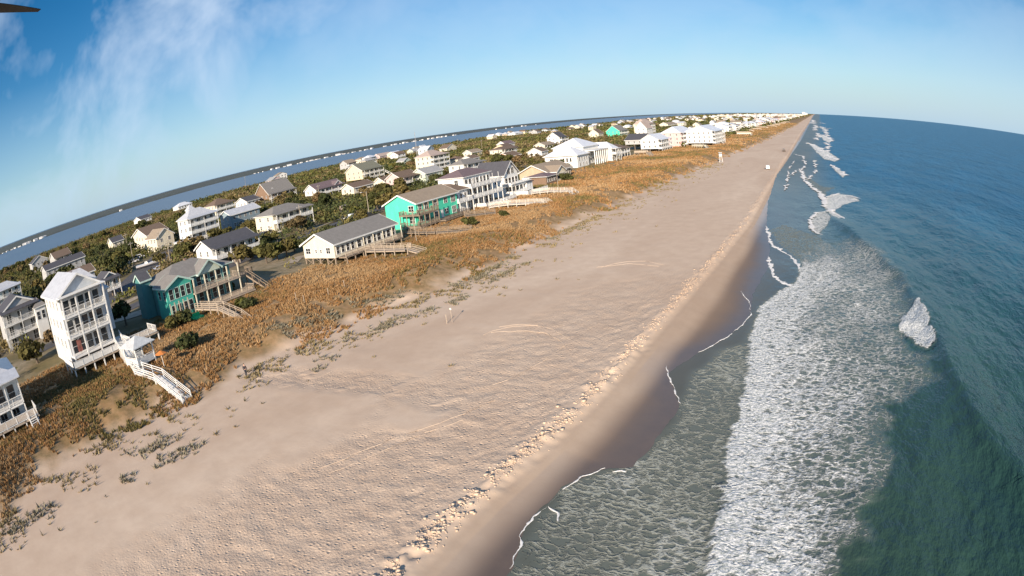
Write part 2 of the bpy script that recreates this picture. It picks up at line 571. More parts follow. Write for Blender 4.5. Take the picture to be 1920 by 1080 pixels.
# ------------------------------------------------------------------ sea
ys2 = np.concatenate([[-200, -100, -50, -20], graded(0, 60000, 0.45, 0.0105, 20)])
s2 = np.concatenate([[0, .12, .3], graded(0.6, 60000, 0.42, 0.0125, 22)])
YY, SS = np.meshgrid(ys2, s2, indexing='ij')
XX = edge_x(YY) + SS
xs, yv = XX.ravel(), YY.ravel()
bed = tz(xs, yv, False)
dcam = np.hypot(xs, yv)
swl = ats([(1545, 395), (1600, 440), (1690, 520), (1745, 600), (1795, 720), (1850, 830), (1925, 930)], 0.3)
sd1, sp1 = dist_poly(xs, yv, swl)
side = np.where(xs < np.interp(yv, [p[1] for p in swl][::-1], [p[0] for p in swl][::-1]), 1.0, 0.0)
wfar = 1 / (1 + dcam / 900)
z = 0.10 * np.sin((xs * 0.92 + yv * 0.28 + 2.5 * fbm(xs * 0.03, yv * 0.03, 91, 2)) * 0.42)
z = z + 0.5 * (fbm(xs * 0.11, yv * 0.05, 92, 4) - 0.5) + 0.22 * (fbm(xs * 0.55, yv * 0.3, 93, 3) - 0.5)
z = z * sstep(0, 14, xs + 12) * wfar
z = z + 1.05 * np.exp(-(sd1 / np.where(side > 0, 1.4, 4.5)) ** 2) * sstep(0, 25, sp1)
# white-water bore running up the beach
bore_px = [(1300, 1180), (1320, 1079), (1327, 1030), (1335, 1000), (1338, 965), (1345, 930), (1350, 895), (1362, 860), (1368, 820), (1378, 780), (1385, 745), (1395, 700), (1398, 660), (1405, 620),
           (1418, 585), (1440, 560), (1465, 545), (1490, 525), (1500, 500)]
bore = ats(bore_px, 0.25)
back_px = [(1500, 480), (1545, 455), (1600, 440), (1660, 480), (1700, 530), (1712, 570), (1700, 620), (1720, 650), (1750, 690), (1745, 720), (1690, 760), (1665, 800), (1680, 880), (1650, 950), (1600, 1030), (1570, 1079), (1560, 1180)]
bpoly = bore + ats(back_px, 0.1)
sg = signed(xs, yv, bpoly)
bd, _ = dist_poly(xs, yv, bore)
ragged = (1.1 + 5.5 * sstep(5, 11, bd)) * (fbm(xs * 0.30, yv * 0.45, 101, 4) - 0.5) + 1.3 * (fbm(xs * 1.1, yv * 0.8, 108, 3) - 0.5)
inb = sstep(-0.3, 0.5, sg + ragged)
foam = inb * (0.545 + 0.27 * np.exp(-(bd / 7.0) ** 1.4)) * (1 - 0.26 * sstep(3, 6, bd) * (1 - sstep(0, 6, sg + ragged)))
foam = foam * np.where(bd < 4, 1, 0.72 + 0.56 * fbm(xs * 0.09, yv * 0.07, 102, 3))
foam = foam - 0.12 * inb * sstep(0, 60, yv - 60)
z = z + inb * (0.42 * np.exp(-bd / 6) + 0.22 * (fbm(xs * 1.1, yv * 0.8, 103, 3) - 0.4) * np.exp(-bd / 10))
# thin lacy water between the bore and the edge of the swash
lace_px = [(960, 1180), (958, 1079), (1000, 985), (1055, 930), (1135, 890), (1215, 852), (1262, 800), (1300, 700), (1350, 655), (1400, 640), (1420, 590)]
lp = ats(lace_px, 0.4) + [(q[0] + 5, q[1]) for q in bore[::-1][4:]]
ls = signed(xs, yv, lp)
fl = sstep(-0.8, 1.0, ls + 2.5 * (fbm(xs * 0.3, yv * 0.3, 104, 3) - 0.5)) * (0.45 + 0.20 * fbm(xs * 0.12, yv * 0.10, 109, 3))
foam = np.maximum(foam, fl * (1 - inb))
# spilling breaker and scattered patches
def patch(px, zz, dens, rag=0.8, lift=0.0):
    global foam, z
    P = ats(px, zz)
    g = signed(xs, yv, P)
    sc_ = max(0.4, 0.004 * P[0][1])
    k = sstep(-0.4 * sc_, 0.5 * sc_, g + rag * sc_ * 3 * (fbm(xs / sc_ * 0.35, yv / sc_ * 0.25, 105, 4) - 0.5))
    foam = np.maximum(foam, dens * k)
    z = z + lift * k * (0.6 + 0.8 * fbm(xs * 0.8, yv * 0.5, 106, 3))


patch([(1680, 605), (1700, 583), (1720, 563), (1735, 580), (1745, 605), (1752, 640), (1738, 650), (1716, 644), (1700, 625)], 0.5, 0.86, 1.3, 0.28)
patch([(1516, 415), (1530, 398), (1548, 396), (1560, 408), (1548, 425), (1535, 441), (1522, 435)], 0.2, 0.62)
patch([(1543, 372), (1560, 362), (1600, 365), (1612, 375), (1580, 383), (1565, 395), (1580, 405), (1575, 412), (1558, 404), (1545, 390)], 0.2, 0.8)
patch([(1500, 322), (1520, 335), (1545, 350), (1565, 350), (1540, 372), (1520, 352)], 0.2, 0.48)
patch([(1440, 440), (1470, 425), (1530, 440), (1580, 470), (1640, 480), (1600, 520), (1500, 490), (1470, 470)], 0.2, 0.45)
patch([(1515, 268), (1530, 272), (1560, 288), (1574, 298), (1566, 304), (1545, 298), (1530, 285)], 0.2, 0.95, 0.5, 0.3)
patch([(1536, 253), (1550, 255), (1561, 264), (1555, 269), (1542, 262)], 0.2, 0.95, 0.5, 0.3)
patch([(1560, 311), (1572, 316), (1586, 328), (1580, 332), (1567, 322)], 0.2, 0.95, 0.5, 0.3)
patch([(1536, 238), (1550, 241), (1553, 245), (1541, 243)], 0.2, 0.9, 0.5)
patch([(1523, 300), (1531, 299), (1533, 303), (1525, 304)], 0.2, 0.8)
foam = np.clip(foam, 0, 1)
thread = np.maximum(inb, (foam > .58) * 1.0) * (1 - (fl > 0.05) * 0.8 * (1 - inb))
zf = bed + 0.025 + 0.02 * sstep(0, 6, SS.ravel())
zmix = np.maximum(zf, z * sstep(0, 9, SS.ravel() - 1) + 0.0)
SV = np.stack([xs, yv, zmix], -1)
deep = sstep(4, 75, xs + 24 * (fbm(xs * 0.02, yv * 0.008, 107, 3) - 0.5))
shal = 1 - sstep(-16, 10, xs)
blue = sstep(30, 330, yv + 1.1 * xs)  # far-water blue: reflected sky put into the base colour
m_sea, t, b = pbr('sea_water', (0.02, 0.06, 0.06), 0.07, 0.5)
b.inputs['IOR'].default_value = 1.333
wc = mixc(t, attr(t, 'deep'), (0.040, 0.082, 0.060), (0.008, 0.070, 0.048))
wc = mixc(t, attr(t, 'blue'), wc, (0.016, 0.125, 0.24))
wc = mixc(t, attr(t, 'shal'), wc, (0.125, 0.118, 0.092))
wc = mixc(t, ramp(t, geo_noise(t, 0.045, 4, 0.6, sc=(1, 0.45, 1)), [(0.35, 0.0), (0.65, 0.7)]), wc, mixc(t, 0.5, wc, (0.006, 0.035, 0.045)))
fd = attr(t, 'foam')
gp = NN(t, 'ShaderNodeNewGeometry')
wv = NN(t, 'ShaderNodeTexNoise', i_Scale=0.9, i_Detail=3.0)
t.links.new(gp.outputs['Position'], wv.inputs['Vector'])
vm = NN(t, 'ShaderNodeVectorMath', operation='MULTIPLY_ADD')
t.links.new(wv.outputs['Color'], vm.inputs[0]); vm.inputs[1].default_value = (1.5, 1.5, 0); t.links.new(gp.outputs['Position'], vm.inputs[2])
mpn = NN(t, 'ShaderNodeMapping'); mpn.inputs['Scale'].default_value = (0.72, 1.15, 0.0)
t.links.new(vm.outputs[0], mpn.inputs[0])
vo = NN(t, 'ShaderNodeTexVoronoi', feature='DISTANCE_TO_EDGE', i_Scale=1.0)
t.links.new(mpn.outputs[0], vo.inputs['Vector'])
vo2 = NN(t, 'ShaderNodeTexVoronoi', feature='DISTANCE_TO_EDGE', i_Scale=2.6)
t.links.new(mpn.outputs[0], vo2.inputs['Vector'])
l1 = ramp(t, vo.outputs['Distance'], [(0.0, 1.0), (0.42, 0.0)])
l2 = ramp(t, vo2.outputs['Distance'], [(0.0, 1.0), (0.36, 0.0)])
fn = geo_noise(t, 2.6, 6, 0.72, sc=(0.7, 1.2, 1), dist=0.4)
h1 = math_n(t, 'ADD', math_n(t, 'MULTIPLY', l1, 0.42), math_n(t, 'MULTIPLY', l2, 0.22))
h1 = math_n(t, 'ADD', h1, math_n(t, 'MULTIPLY', fn, 0.62))          # about 0.2 .. 1.15
thr = math_n(t, 'MULTIPLY_ADD', fd, -1.12, 1.36)
ff = math_n(t, 'MULTIPLY_ADD', math_n(t, 'SUBTRACT', h1, thr), 4.2, 0.5, clamp=True)
ff = math_n(t, 'MULTIPLY', ff, ramp(t, fd, [(0.02, 0.0), (0.12, 1.0)]))
fcol = mixc(t, ramp(t, geo_noise(t, 3.4, 5, 0.75), [(0.38, 0.0), (0.58, 1.0)]), (0.26, 0.30, 0.29), (0.84, 0.84, 0.82))
fcol = mixc(t, attr(t, 'thread'), (0.33, 0.345, 0.30), fcol)
wc = mixc(t, math_n(t, 'MULTIPLY', ramp(t, fd, [(0.0, 0.0), (0.6, 0.55)]), 1.0), wc, (0.17, 0.20, 0.18))
c = mixc(t, ff, wc, fcol)
t.links.new(c, b.inputs['Base Color'])
t.links.new(math_n(t, 'MULTIPLY_ADD', attr(t, 'blue'), -0.16, 0.32), b.inputs['Specular IOR Level'])
t.links.new(math_n(t, 'ADD', math_n(t, 'MULTIPLY_ADD', ff, 0.7, 0.12), math_n(t, 'MULTIPLY', attr(t, 'blue'), 0.22)), b.inputs['Roughness'])
wn1 = geo_noise(t, 0.22, 5, 0.62, sc=(1.0, 0.5, 1), rot=0.35)
wn2 = geo_noise(t, 1.3, 4, 0.6, sc=(1.0, 0.55, 1), rot=-0.2)
wn3 = geo_noise(t, 0.045, 4, 0.6, sc=(1.0, 0.4, 1), rot=0.2)
hw = math_n(t, 'ADD', math_n(t, 'MULTIPLY', wn1, 1.5), math_n(t, 'MULTIPLY', wn2, 0.22))
hw = math_n(t, 'ADD', hw, math_n(t, 'MULTIPLY', wn3, 5.0))
hw = math_n(t, 'MULTIPLY', hw, math_n(t, 'MULTIPLY_ADD', attr(t, 'shal'), -0.93, 1.0))
hw = math_n(t, 'ADD', hw, math_n(t, 'MULTIPLY', math_n(t, 'MULTIPLY', h1, ff), 0.30))
bump(t, b, hw, 1.0, 0.75)
me = np_mesh('sea', SV, grid_faces(len(ys2), len(s2)), m_sea, dict(foam=foam, thread=thread, deep=deep, shal=shal, blue=blue), smooth=True)
tag(link('sea', me), kind='structure')

# ------------------------------------------------------------------ thin lines of foam left by the swash
m_foam, t, b = pbr('foam', (0.82, 0.81, 0.79), 0.85, 0.3)
t.links.new(mixc(t, ramp(t, geo_noise(t, 6, 4, 0.7), [(0.35, 0.0), (0.6, 1.0)]), (0.55, 0.53, 0.5), (0.88, 0.87, 0.85)), b.inputs['Base Color'])
fb_v, fb_f = [], []


def foam_line(px, zz, width, jit=0.35, world=False, gap=0.0, wiggle=0.25):
    P = px if world else ats(px, zz)
    P = np.array(P)
    seg = np.hypot(*(P[1:] - P[:-1]).T); L = np.r_[0, np.cumsum(seg)]
    step = max(0.18, 0.0018 * P[:, 1].mean())
    n = max(3, int(L[-1] / step))
    tt = np.linspace(0, L[-1], n)
    X = np.interp(tt, L, P[:, 0]); Y = np.interp(tt, L, P[:, 1])
    sc_ = max(1.0, P[:, 1].mean() / 90)
    X = X + wiggle * sc_ * 2 * (fbm(tt * 0.8 / sc_, tt * 0 + P[0, 0], 111, 4) - 0.5)
    Y = Y + wiggle * sc_ * 2 * (fbm(tt * 0.8 / sc_, tt * 0 + P[0, 1] + 9, 112, 4) - 0.5)
    tx = np.gradient(X); ty = np.gradient(Y); l = np.hypot(tx, ty) + 1e-9
    nx, ny = -ty / l, tx / l
    w = width * (0.35 + 1.3 * vnoise(tt * 1.1 / sc_, tt * 0 + 5, 113)) * np.minimum(1, np.minimum(tt, L[-1] - tt) / (L[-1] * 0.08 + .01) + 0.15)
    if gap: w = w * (fbm(tt * 0.35 / sc_, tt * 0 + 2, 114, 3) > gap)
    w = w * (0.4 + 1.2 * vnoise(tt * 4.5 / sc_, tt * 0 + 31, 116))
    w2 = w * (0.5 + vnoise(tt * 2.3 / sc_, tt * 0 + 9, 115))
    zt = np.maximum(tz(X, Y, False) + 0.03, 0.0) + zz_off
    rows = [(X - nx * w, Y - ny * w, zt - 0.02), (X - nx * w * .5, Y - ny * w * .5, zt + 0.015 + w * .06), (X + nx * w2 * .5, Y + ny * w2 * .5, zt + 0.015 + w * .06), (X + nx * w2, Y + ny * w2, zt - 0.02)]
    V = np.stack([np.stack(r, -1) for r in rows], 1)
    o = sum(len(v) for v in fb_v)
    fb_v.append(V.reshape(-1, 3)); fb_f.append(grid_faces(n, 4) + o)


zz_off = 0.02
foam_line(edge_px[:7], 0.45, 0.06, gap=0.42, wiggle=0.3)
foam_line(edge_px[10:12] + [(1250, 700)], 0.45, 0.055, wiggle=0.3)
foam_line(edge_px[12:15] + [(1408, 590), (1405, 568), (1388, 552)], 0.45, 0.055, wiggle=0.3, gap=0.25)
foam_line([(1150, 897), (1165, 892), (1175, 892)], 0.45, 0.12)
foam_line([(1030, 965), (1045, 975), (1050, 990)], 0.45, 0.12)
foam_line([(1442, 484), (1444, 500), (1452, 518), (1468, 530), (1485, 535)], 0.4, 0.32, wiggle=0.4)
foam_line([(1437, 430), (1442, 450), (1450, 465), (1475, 475), (1492, 488), (1500, 505)], 0.4, 0.3, wiggle=0.4)
zz_off = 0.22
foam_line([(1497, 318), (1505, 325), (1507, 338), (1520, 350), (1537, 360), (1545, 378), (1550, 388), (1565, 400), (1585, 410)], 0.2, 0.7, wiggle=0.5)
foam_line([(1548, 396), (1530, 400), (1519, 412), (1521, 428), (1532, 438), (1541, 440)], 0.2, 0.45, wiggle=0.4)
foam_line([(1500, 322), (1512, 310), (1506, 295), (1488, 292)], 0.2, 0.5, wiggle=0.5, gap=0.35)
foam_line([(1490, 305), (1480, 320), (1475, 350)], 0.2, 0.35, gap=0.5)
foam_line([(1512, 268), (1530, 274), (1548, 290), (1570, 300)], 0.2, 1.6, wiggle=0.6)
foam_line([(1535, 252), (1548, 255), (1561, 265)], 0.2, 1.8, wiggle=0.6)
foam_line([(1536, 237), (1552, 241), (1560, 241)], 0.2, 2.0, wiggle=0.6)
foam_line([(1538, 230), (1548, 232)], 0.2, 2.0, wiggle=0.6)
foam_line([(1558, 308), (1571, 316), (1585, 329)], 0.2, 0.9, wiggle=0.5)
foam_line([(1543, 372), (1575, 362), (1612, 372)], 0.2, 0.4, wiggle=0.5, gap=0.35)
foam_line([(2, 430), (6, 520), (4, 600)], 0, 1.3, world=True, wiggle=0.6, gap=.36)
foam_line([(-8, 640), (-4, 760), (-9, 880)], 0, 1.8, world=True, wiggle=0.6, gap=.36)
foam_line([(10, 760), (6, 900), (8, 1050)], 0, 2.0, world=True, wiggle=0.6, gap=.36)
foam_line([(-12, 1000), (-9, 1250), (-14, 1500)], 0, 2.6, world=True, wiggle=0.6, gap=.36)
foam_line([(-25, 1600), (-28, 2100), (-36, 2700)], 0, 4.0, world=True, wiggle=0.6, gap=.36)
foam_line([(-16, 210), (-17, 250), (-15, 290)], 0, .35, world=True, wiggle=0.5, gap=.40)
foam_line([(-9, 250), (-5, 300), (-7, 360)], 0, .5, world=True, wiggle=0.6, gap=.42)
me = np_mesh('swash_foam', np.concatenate(fb_v), np.concatenate(fb_f), m_foam, smooth=True)
tag(link('swash_foam', me), kind='stuff')

# ------------------------------------------------------------------ tyre tracks on the sand
m_track, t, b = pbr('track_sand', (0.60, 0.49, 0.385), 0.9, 0.2)
t.links.new(mixc(t, geo_noise(t, 3, 4), (0.53, 0.41, 0.31), (0.61, 0.485, 0.375)), b.inputs['Base Color'])
fb_v, fb_f = [], []
zz_off = 0.0
trk = [[(905, 627), (930, 617), (965, 610), (1000, 608), (1035, 614), (1058, 628), (1075, 637)], [(920, 622), (950, 620), (990, 618), (1020, 621), (1045, 632), (1058, 645)],
       [(935, 612), (975, 606), (1010, 608)], [(1125, 501), (1150, 493), (1180, 488), (1215, 488), (1243, 494)], [(1118, 500), (1145, 497), (1180, 492), (1235, 497)],
       [(600, 875), (660, 850), (720, 825), (790, 800), (860, 775), (930, 745)], [(615, 885), (680, 858), (740, 832), (800, 805), (880, 780)],
       [(1058, 645), (1020, 672), (960, 705), (900, 725)]]
for qi, q in enumerate(trk): foam_line(q, 2.95, 0.045, wiggle=0.2, gap=0.22 if qi < 5 else 0.45)
me = np_mesh('tyre_tracks', np.concatenate(fb_v), np.concatenate(fb_f), m_track, smooth=True)
tag(link('tyre_tracks', me), kind='structure')

# ------------------------------------------------------------------ the sound behind the island and the far shore
m_snd, t, b = pbr('sound_water', (0.02, 0.06, 0.10), 0.4, 0.3)
t.links.new(mixc(t, geo_noise(t, 0.004, 4, 0.6, sc=(0.5, 1.5, 1)), (0.10, 0.15, 0.22), (0.16, 0.21, 0.27)), b.inputs['Base Color'])
bump(t, b, geo_noise(t, 0.12, 5, 0.6), 0.6, 1.2)
me = np_mesh('sound_water', [(-600, -3000, 0.0), (-600, 60000, 0.0), (-30000, 60000, 0), (-30000, -3000, 0)], [(0, 1, 2, 3)], m_snd)
tag(link('sound_water', me), kind='structure')
m_isl, t, b = pbr('hazy_shore_scrub', (0.05, 0.06, 0.035), 0.95, 0.1)
t.links.new(mixc(t, geo_noise(t, 0.03, 5, 0.7), (0.07, 0.088, 0.09), (0.13, 0.14, 0.125)), b.inputs['Base Color'])  # distance haze mixed into the scrub colour as a paler blue
fy = graded(-2500, 40000, 18, 0.006)
fx = np.array([0, -6, -14, -60, -200, -900, -6000.])
YY, FX = np.meshgrid(fy, fx, indexing='ij')
sh0 = -2150 - 0.16 * YY * (YY > 0) + 160 * (fbm(YY * 0.002, YY * 0, 121, 3) - 0.5)
XX = sh0 + FX
hz_ = np.interp(-FX, [0, 6, 14, 60, 200, 900, 6000], [-0.5, 3, 11, 14, 15, 17, 17]) * (0.26 + 0.42 * fbm(YY * 0.02, FX * 0.02, 122, 4))
me = np_mesh('far_shore', np.stack([XX, YY, hz_], -1).reshape(-1, 3), grid_faces(len(fy), len(fx)), m_isl)
tag(link('far_shore_land', me), kind='structure')

# ------------------------------------------------------------------ clods of sand fallen along the scarp
nq = np.random.default_rng(17)
n = 7000
yq = 14 + 330 * nq.random(n) ** 2.2; xq = berm_x(yq) - 0.35 + nq.normal(size=n) * (.25 + .45 * vnoise(yq * .3, yq * 0, 57))
ok = fbm(yq * .45, xq * .2, 58, 3) > .38
xq, yq = xq[ok], yq[ok]; n = len(xq)
sz = (nq.gamma(1.6, .017, n) + .022) * (1 - .6 * sstep(60, 250, yq))
cube = np.array([(-1, -1, -1), (1, -1, -1), (1, 1, -1), (-1, 1, -1), (-1, -1, 1), (1, -1, 1), (1, 1, 1), (-1, 1, 1)], float)
Vq = cube[None] * (.6 + .5 * nq.random((n, 8, 1))) * sz[:, None, None] * (1 + .5 * nq.random((n, 1, 3)) * np.array([1, 1, .4]))
an = nq.uniform(0, 6.28, n); ca, sa = np.cos(an)[:, None], np.sin(an)[:, None]
Vq = np.stack([Vq[..., 0] * ca - Vq[..., 1] * sa + xq[:, None], Vq[..., 0] * sa + Vq[..., 1] * ca + yq[:, None], Vq[..., 2] * .7 + (tz(xq, yq) + sz * .1)[:, None]], -1)
fc = np.array([(0, 3, 2, 1), (4, 5, 6, 7), (0, 1, 5, 4), (1, 2, 6, 5), (2, 3, 7, 6), (3, 0, 4, 7)])
me = np_mesh('sand_clods', Vq.reshape(-1, 3), (fc[None] + 8 * np.arange(n)[:, None, None]).reshape(-1, 4), m_sand)
tag(link('sand_clods', me), kind='stuff')
# ------------------------------------------------------------------ houses
COLS = dict(white=(0.80, 0.79, 0.76), cream=(0.76, 0.69, 0.54), pink=(0.76, 0.48, 0.46), paleblue=(0.50, 0.58, 0.62), grey=(0.46, 0.46, 0.46), lilac=(0.60, 0.61, 0.62),
            tan=(0.50, 0.40, 0.28), yellow=(0.76, 0.64, 0.44), teal=(0.07, 0.42, 0.34), mint=(0.09, 0.68, 0.45), bluegrey=(0.26, 0.33, 0.37), coral=(0.78, 0.42, 0.28),
            brown=(0.24, 0.16, 0.11), darkteal=(0.09, 0.25, 0.25), palegreen=(0.55, 0.62, 0.52), rose=(0.64, 0.48, 0.46))
ROOFS = dict(grey=((0.26, 0.245, 0.23), False), brown=((0.20, 0.145, 0.11), False), dark=((0.10, 0.10, 0.115), False), tan=((0.36, 0.29, 0.22), False),
             white=((0.74, 0.75, 0.78), True), silver=((0.56, 0.57, 0.60), True), palegrey=((0.40, 0.40, 0.40), False), purple=((0.20, 0.15, 0.16), False),
             green=((0.22, 0.22, 0.17), False), pinkish=((0.50, 0.40, 0.35), False))
RECTS = []                       # footprints kept clear of trees: (cx, cy, radius_x, radius_y)
LANDMARKS = []                   # (x, y, short name)
_win_cache = {}


def win_meshes(w, h, trim, mull):
    k = (round(w, 2), round(h, 2), trim.name, mull)
    if k in _win_cache: return _win_cache[k]
    f = MB(); t_ = 0.09
    f.box(0, 0.07, -w / 2 - t_, w / 2 + t_, h, h + t_ * 1.3).box(0, 0.09, -w / 2 - t_ * 1.2, w / 2 + t_ * 1.2, -t_, 0)
    f.box(0, 0.07, -w / 2 - t_, -w / 2, 0, h).box(0, 0.07, w / 2, w / 2 + t_, 0, h)
    f.box(0.035, 0.06, -w / 2, w / 2, h * .5 - .03, h * .5 + .03)
    for i in range(1, mull):
        y = -w / 2 + w * i / mull
        f.box(0.035, 0.065, y - .035, y + .035, 0, h)
    p = MB().box(0.004, 0.03, -w / 2, w / 2, 0, h)
    both = MB(); both.v = list(f.v); both.f = list(f.f); both.m = [0] * len(f.f)
    both.box(0.004, 0.03, -w / 2, w / 2, 0, h, 1)
    r = (f.mesh('window', trim), p.mesh('pane', GLASS), both.mesh('window', [trim, GLASS]))
    _win_cache[k] = r
    return r


_share = {}


class House:
    def __init__(s, name, label, cat, x, y, rz=0, z=None, level=2, group=None, short=None, trim=None, foot=None):
        s.z = gz(x, y) if z is None else z
        s.root = empty(name, (x, y, s.z), rz, label, cat, group)
        s.level = level; s.trim = trim or WHITE
        if short: LANDMARKS.append((x, y, short))
        s.rz = rz; s.x = x; s.y = y

    def clear(s, x0, x1, y0, y1, pad=2.0):
        cx, cy = (x0 + x1) / 2, (y0 + y1) / 2
        c, n = math.cos(s.rz), math.sin(s.rz)
        RECTS.append((s.x + cx * c - cy * n, s.y + cx * n + cy * c, (x1 - x0) / 2 + pad, (y1 - y0) / 2 + pad))

    def block(s, x0, x1, y0, y1, z0, z1, wall, roof, kind='gy', rh=2.2, oh=0.55, trimmed=True, label=None):
        """x0<x1 (x1 is the seaward side).  kind: gy ridge along y, gx ridge along x, hip, flat, shed"""
        wm = siding(COLS[wall]) if isinstance(wall, str) else wall
        rc, met = ROOFS[roof]; rm = shingle(rc, met)
        m = MB().box(x0, x1, y0, y1, z0, z1)
        cx, cy = (x0 + x1) / 2, (y0 + y1) / 2
        if kind == 'gy': m.prism([(x0, z1), (x1, z1), (cx, z1 + rh)], 'y', y0, y1)
        if kind == 'gx': m.prism([(y0, z1), (y1, z1), (cy, z1 + rh)], 'x', x0, x1)
        w = m.build('wall', wm, s.root)
        r = MB(); tr = MB(); th = 0.22; e = 0.035
        if kind in ('gy', 'gx'):
            a0, a1 = (x0, x1) if kind == 'gy' else (y0, y1)
            b0, b1 = (y0, y1) if kind == 'gy' else (x0, x1)
            half = (a1 - a0) / 2; k = rh / half; c = (a0 + a1) / 2
            ed = oh * k
            prof = [(a0 - oh, z1 - ed + e), (c, z1 + rh + e), (a1 + oh, z1 - ed + e), (a1 + oh, z1 - ed + th + e), (c, z1 + rh + th + e), (a0 - oh, z1 - ed + th + e)]
            r.prism(prof, 'y' if kind == 'gy' else 'x', b0 - oh, b1 + oh)
            ax = 'y' if kind == 'gy' else 'x'
            for bb in (b0 - oh - 0.06, b1 + oh + 0.004):      # rake boards
                tr.prism([(a0 - oh - .02, z1 - ed + e - .12), (c, z1 + rh + e - .12), (a1 + oh + .02, z1 - ed + e - .12), (a1 + oh + .02, z1 - ed + th + e + .02), (c, z1 + rh + th + e + .02), (a0 - oh - .02, z1 - ed + th + e + .02)], ax, bb, bb + 0.055)
            for aa in (a0 - oh - 0.07, a1 + oh + 0.01):        # fascia
                q = (aa, aa + 0.06, b0 - oh, b1 + oh) if kind == 'gy' else (b0 - oh, b1 + oh, aa, aa + 0.06)
                tr.box(*q, z1 - ed + e - 0.1, z1 - ed + th + e)
        elif kind == 'hip':
            X0, X1, Y0, Y1 = x0 - oh, x1 + oh, y0 - oh, y1 + oh
            ins = min(X1 - X0, Y1 - Y0) / 2
            if Y1 - Y0 >= X1 - X0: R0, R1 = (cx, Y0 + ins * .95), (cx, Y1 - ins * .95)
            else: R0, R1 = (X0 + ins * .95, cy), (X1 - ins * .95, cy)
            zb = z1 + e
            vs = [(X0, Y0, zb), (X1, Y0, zb), (X1, Y1, zb), (X0, Y1, zb), (R0[0], R0[1], zb + rh), (R1[0], R1[1], zb + rh)]
            fs = [(0, 3, 2, 1), (0, 1, 4), (1, 2, 5, 4), (2, 3, 5), (3, 0, 4, 5)] if Y1 - Y0 >= X1 - X0 else [(0, 3, 2, 1), (0, 1, 5, 4), (1, 2, 5), (2, 3, 4, 5), (3, 0, 4)]
            r.add(vs, fs)
            tr.box(X0 + .01, X1 - .01, Y0 + .01, Y1 - .01, z1 - 0.16, z1 + e - .003)
        elif kind == 'flat':
            r.box(x0 - oh, x1 + oh, y0 - oh, y1 + oh, z1 + .01, z1 + 0.3)
        elif kind == 'shed':
            r.prism([(x0 - oh, z1 + rh), (x1 + oh, z1 + e), (x1 + oh, z1 + e + th), (x0 - oh, z1 + rh + th)], 'y', y0 - oh, y1 + oh)
        ro = r.build('roof', rm, s.root)
        if tr.v and trimmed and s.level > 0: tr.build('fascia', s.trim, s.root)
        s.clear(x0, x1, y0, y1)
        return w, ro

    def win(s, face, plane, a, z, w, h, mull=2):
        fr, pn, both = win_meshes(w, h, s.trim, mull)
        loc = {'E': (plane, a, z), 'W': (plane, a, z), 'S': (a, plane, z), 'N': (a, plane, z)}[face]
        rz = {'E': 0, 'N': R(90), 'W': R(180), 'S': R(-90)}[face]
        if s.level >= 2:
            o = link('window', fr, s.root, loc, rz); link('pane', pn, o)
        else:
            link('window', both, s.root, loc, rz)

    def wins(s, face, plane, a0, a1, n, z, w=1.0, h=1.4, mull=2):
        for i in range(n): s.win(face, plane, a0 + (a1 - a0) * (i + 0.5) / n, z, w, h, mull)

    def door(s, face, plane, a, z, w=1.0, h=2.1, mat=None):
        f = MB().box(0.004, 0.07, -w / 2, w / 2, 0, h).box(0.07, 0.09, -w / 2 + .15, w / 2 - .15, h * .5, h - .2, 0)
        loc = (plane, a, z) if face in 'EW' else (a, plane, z)
        rz = {'E': 0, 'N': R(90), 'W': R(180), 'S': R(-90)}[face]
        o = f.build('door', mat or paint('door_paint', (0.30, 0.12, 0.10)), s.root, loc, rz)
        MB().box(0.09, 0.14, w / 2 - .22, w / 2 - .14, h * .45, h * .5).build('handle', paint('brass', (0.5, 0.4, 0.2)), o)

    def slab(s, x0, x1, y0, y1, z, mat=None, th=0.22, name='deck'):
        return MB().box(x0, x1, y0, y1, z - th, z).build(name, mat or s.trim, s.root)

    def rail(s, pts, z, mat=None, solid=False, h=1.05):
        m = MB()
        for p, q in zip(pts[:-1], pts[1:]):
            L = math.dist(p, q); n = max(1, int(L / 1.9))
            for i in range(n + 1):
                t = i / n; x = p[0] + (q[0] - p[0]) * t; y = p[1] + (q[1] - p[1]) * t
                m.box(x - .06, x + .06, y - .06, y + .06, z, z + h + .08)
            m.beam((*p, z + h), (*q, z + h), .12, .07)
            m.beam((*p, z + .14), (*q, z + .14), .06, .08)
            if solid: m.beam((*p, z + .56), (*q, z + .56), .035, .8)
            else:
                nb_ = int(L / (.22 if s.level >= 2 else .4))
                for i in range(nb_):
                    t = (i + .5) / nb_; x = p[0] + (q[0] - p[0]) * t; y = p[1] + (q[1] - p[1]) * t
                    m.box(x - .022, x + .022, y - .022, y + .022, z + .14, z + h - .03)
        return m.build('railing', mat or s.trim, s.root)

    def posts(s, pts, z0, z1, mat=None, w=0.2, name='post'):
        me = MB().box(-w / 2, w / 2, -w / 2, w / 2, 0, z1 - z0).mesh(name, mat or s.trim)
        for x, y in pts: link(name, me, s.root, (x, y, z0))

    def porch(s, plane, d, y0, y1, levels, ztop, n, mat=None, solid=False, ground=-0.8, pm=None, face='E', roofslab=False):
        """stacked balconies on one face with posts from the ground up"""
        for z in levels:
            if face == 'E':
                s.slab(plane + .01, plane + d, y0, y1, z, mat)
                s.rail([(plane + .1, y0 + .08), (plane + d - .08, y0 + .08), (plane + d - .08, y1 - .08), (plane + .1, y1 - .08)], z, mat, solid)
            else:
                s.slab(y0, y1, plane - d, plane - .01, z, mat)
                s.rail([(y0 + .08, plane - .1), (y0 + .08, plane - d + .08), (y1 - .08, plane - d + .08), (y1 - .08, plane - .1)], z, mat, solid)
        P = []
        for i in range(n):
            a = y0 + .1 + (y1 - y0 - .2) * i / (n - 1)
            P.append((plane + d - .1, a) if face == 'E' else (a, plane - d + .1))
        s.posts(P, ground, ztop, pm or mat)

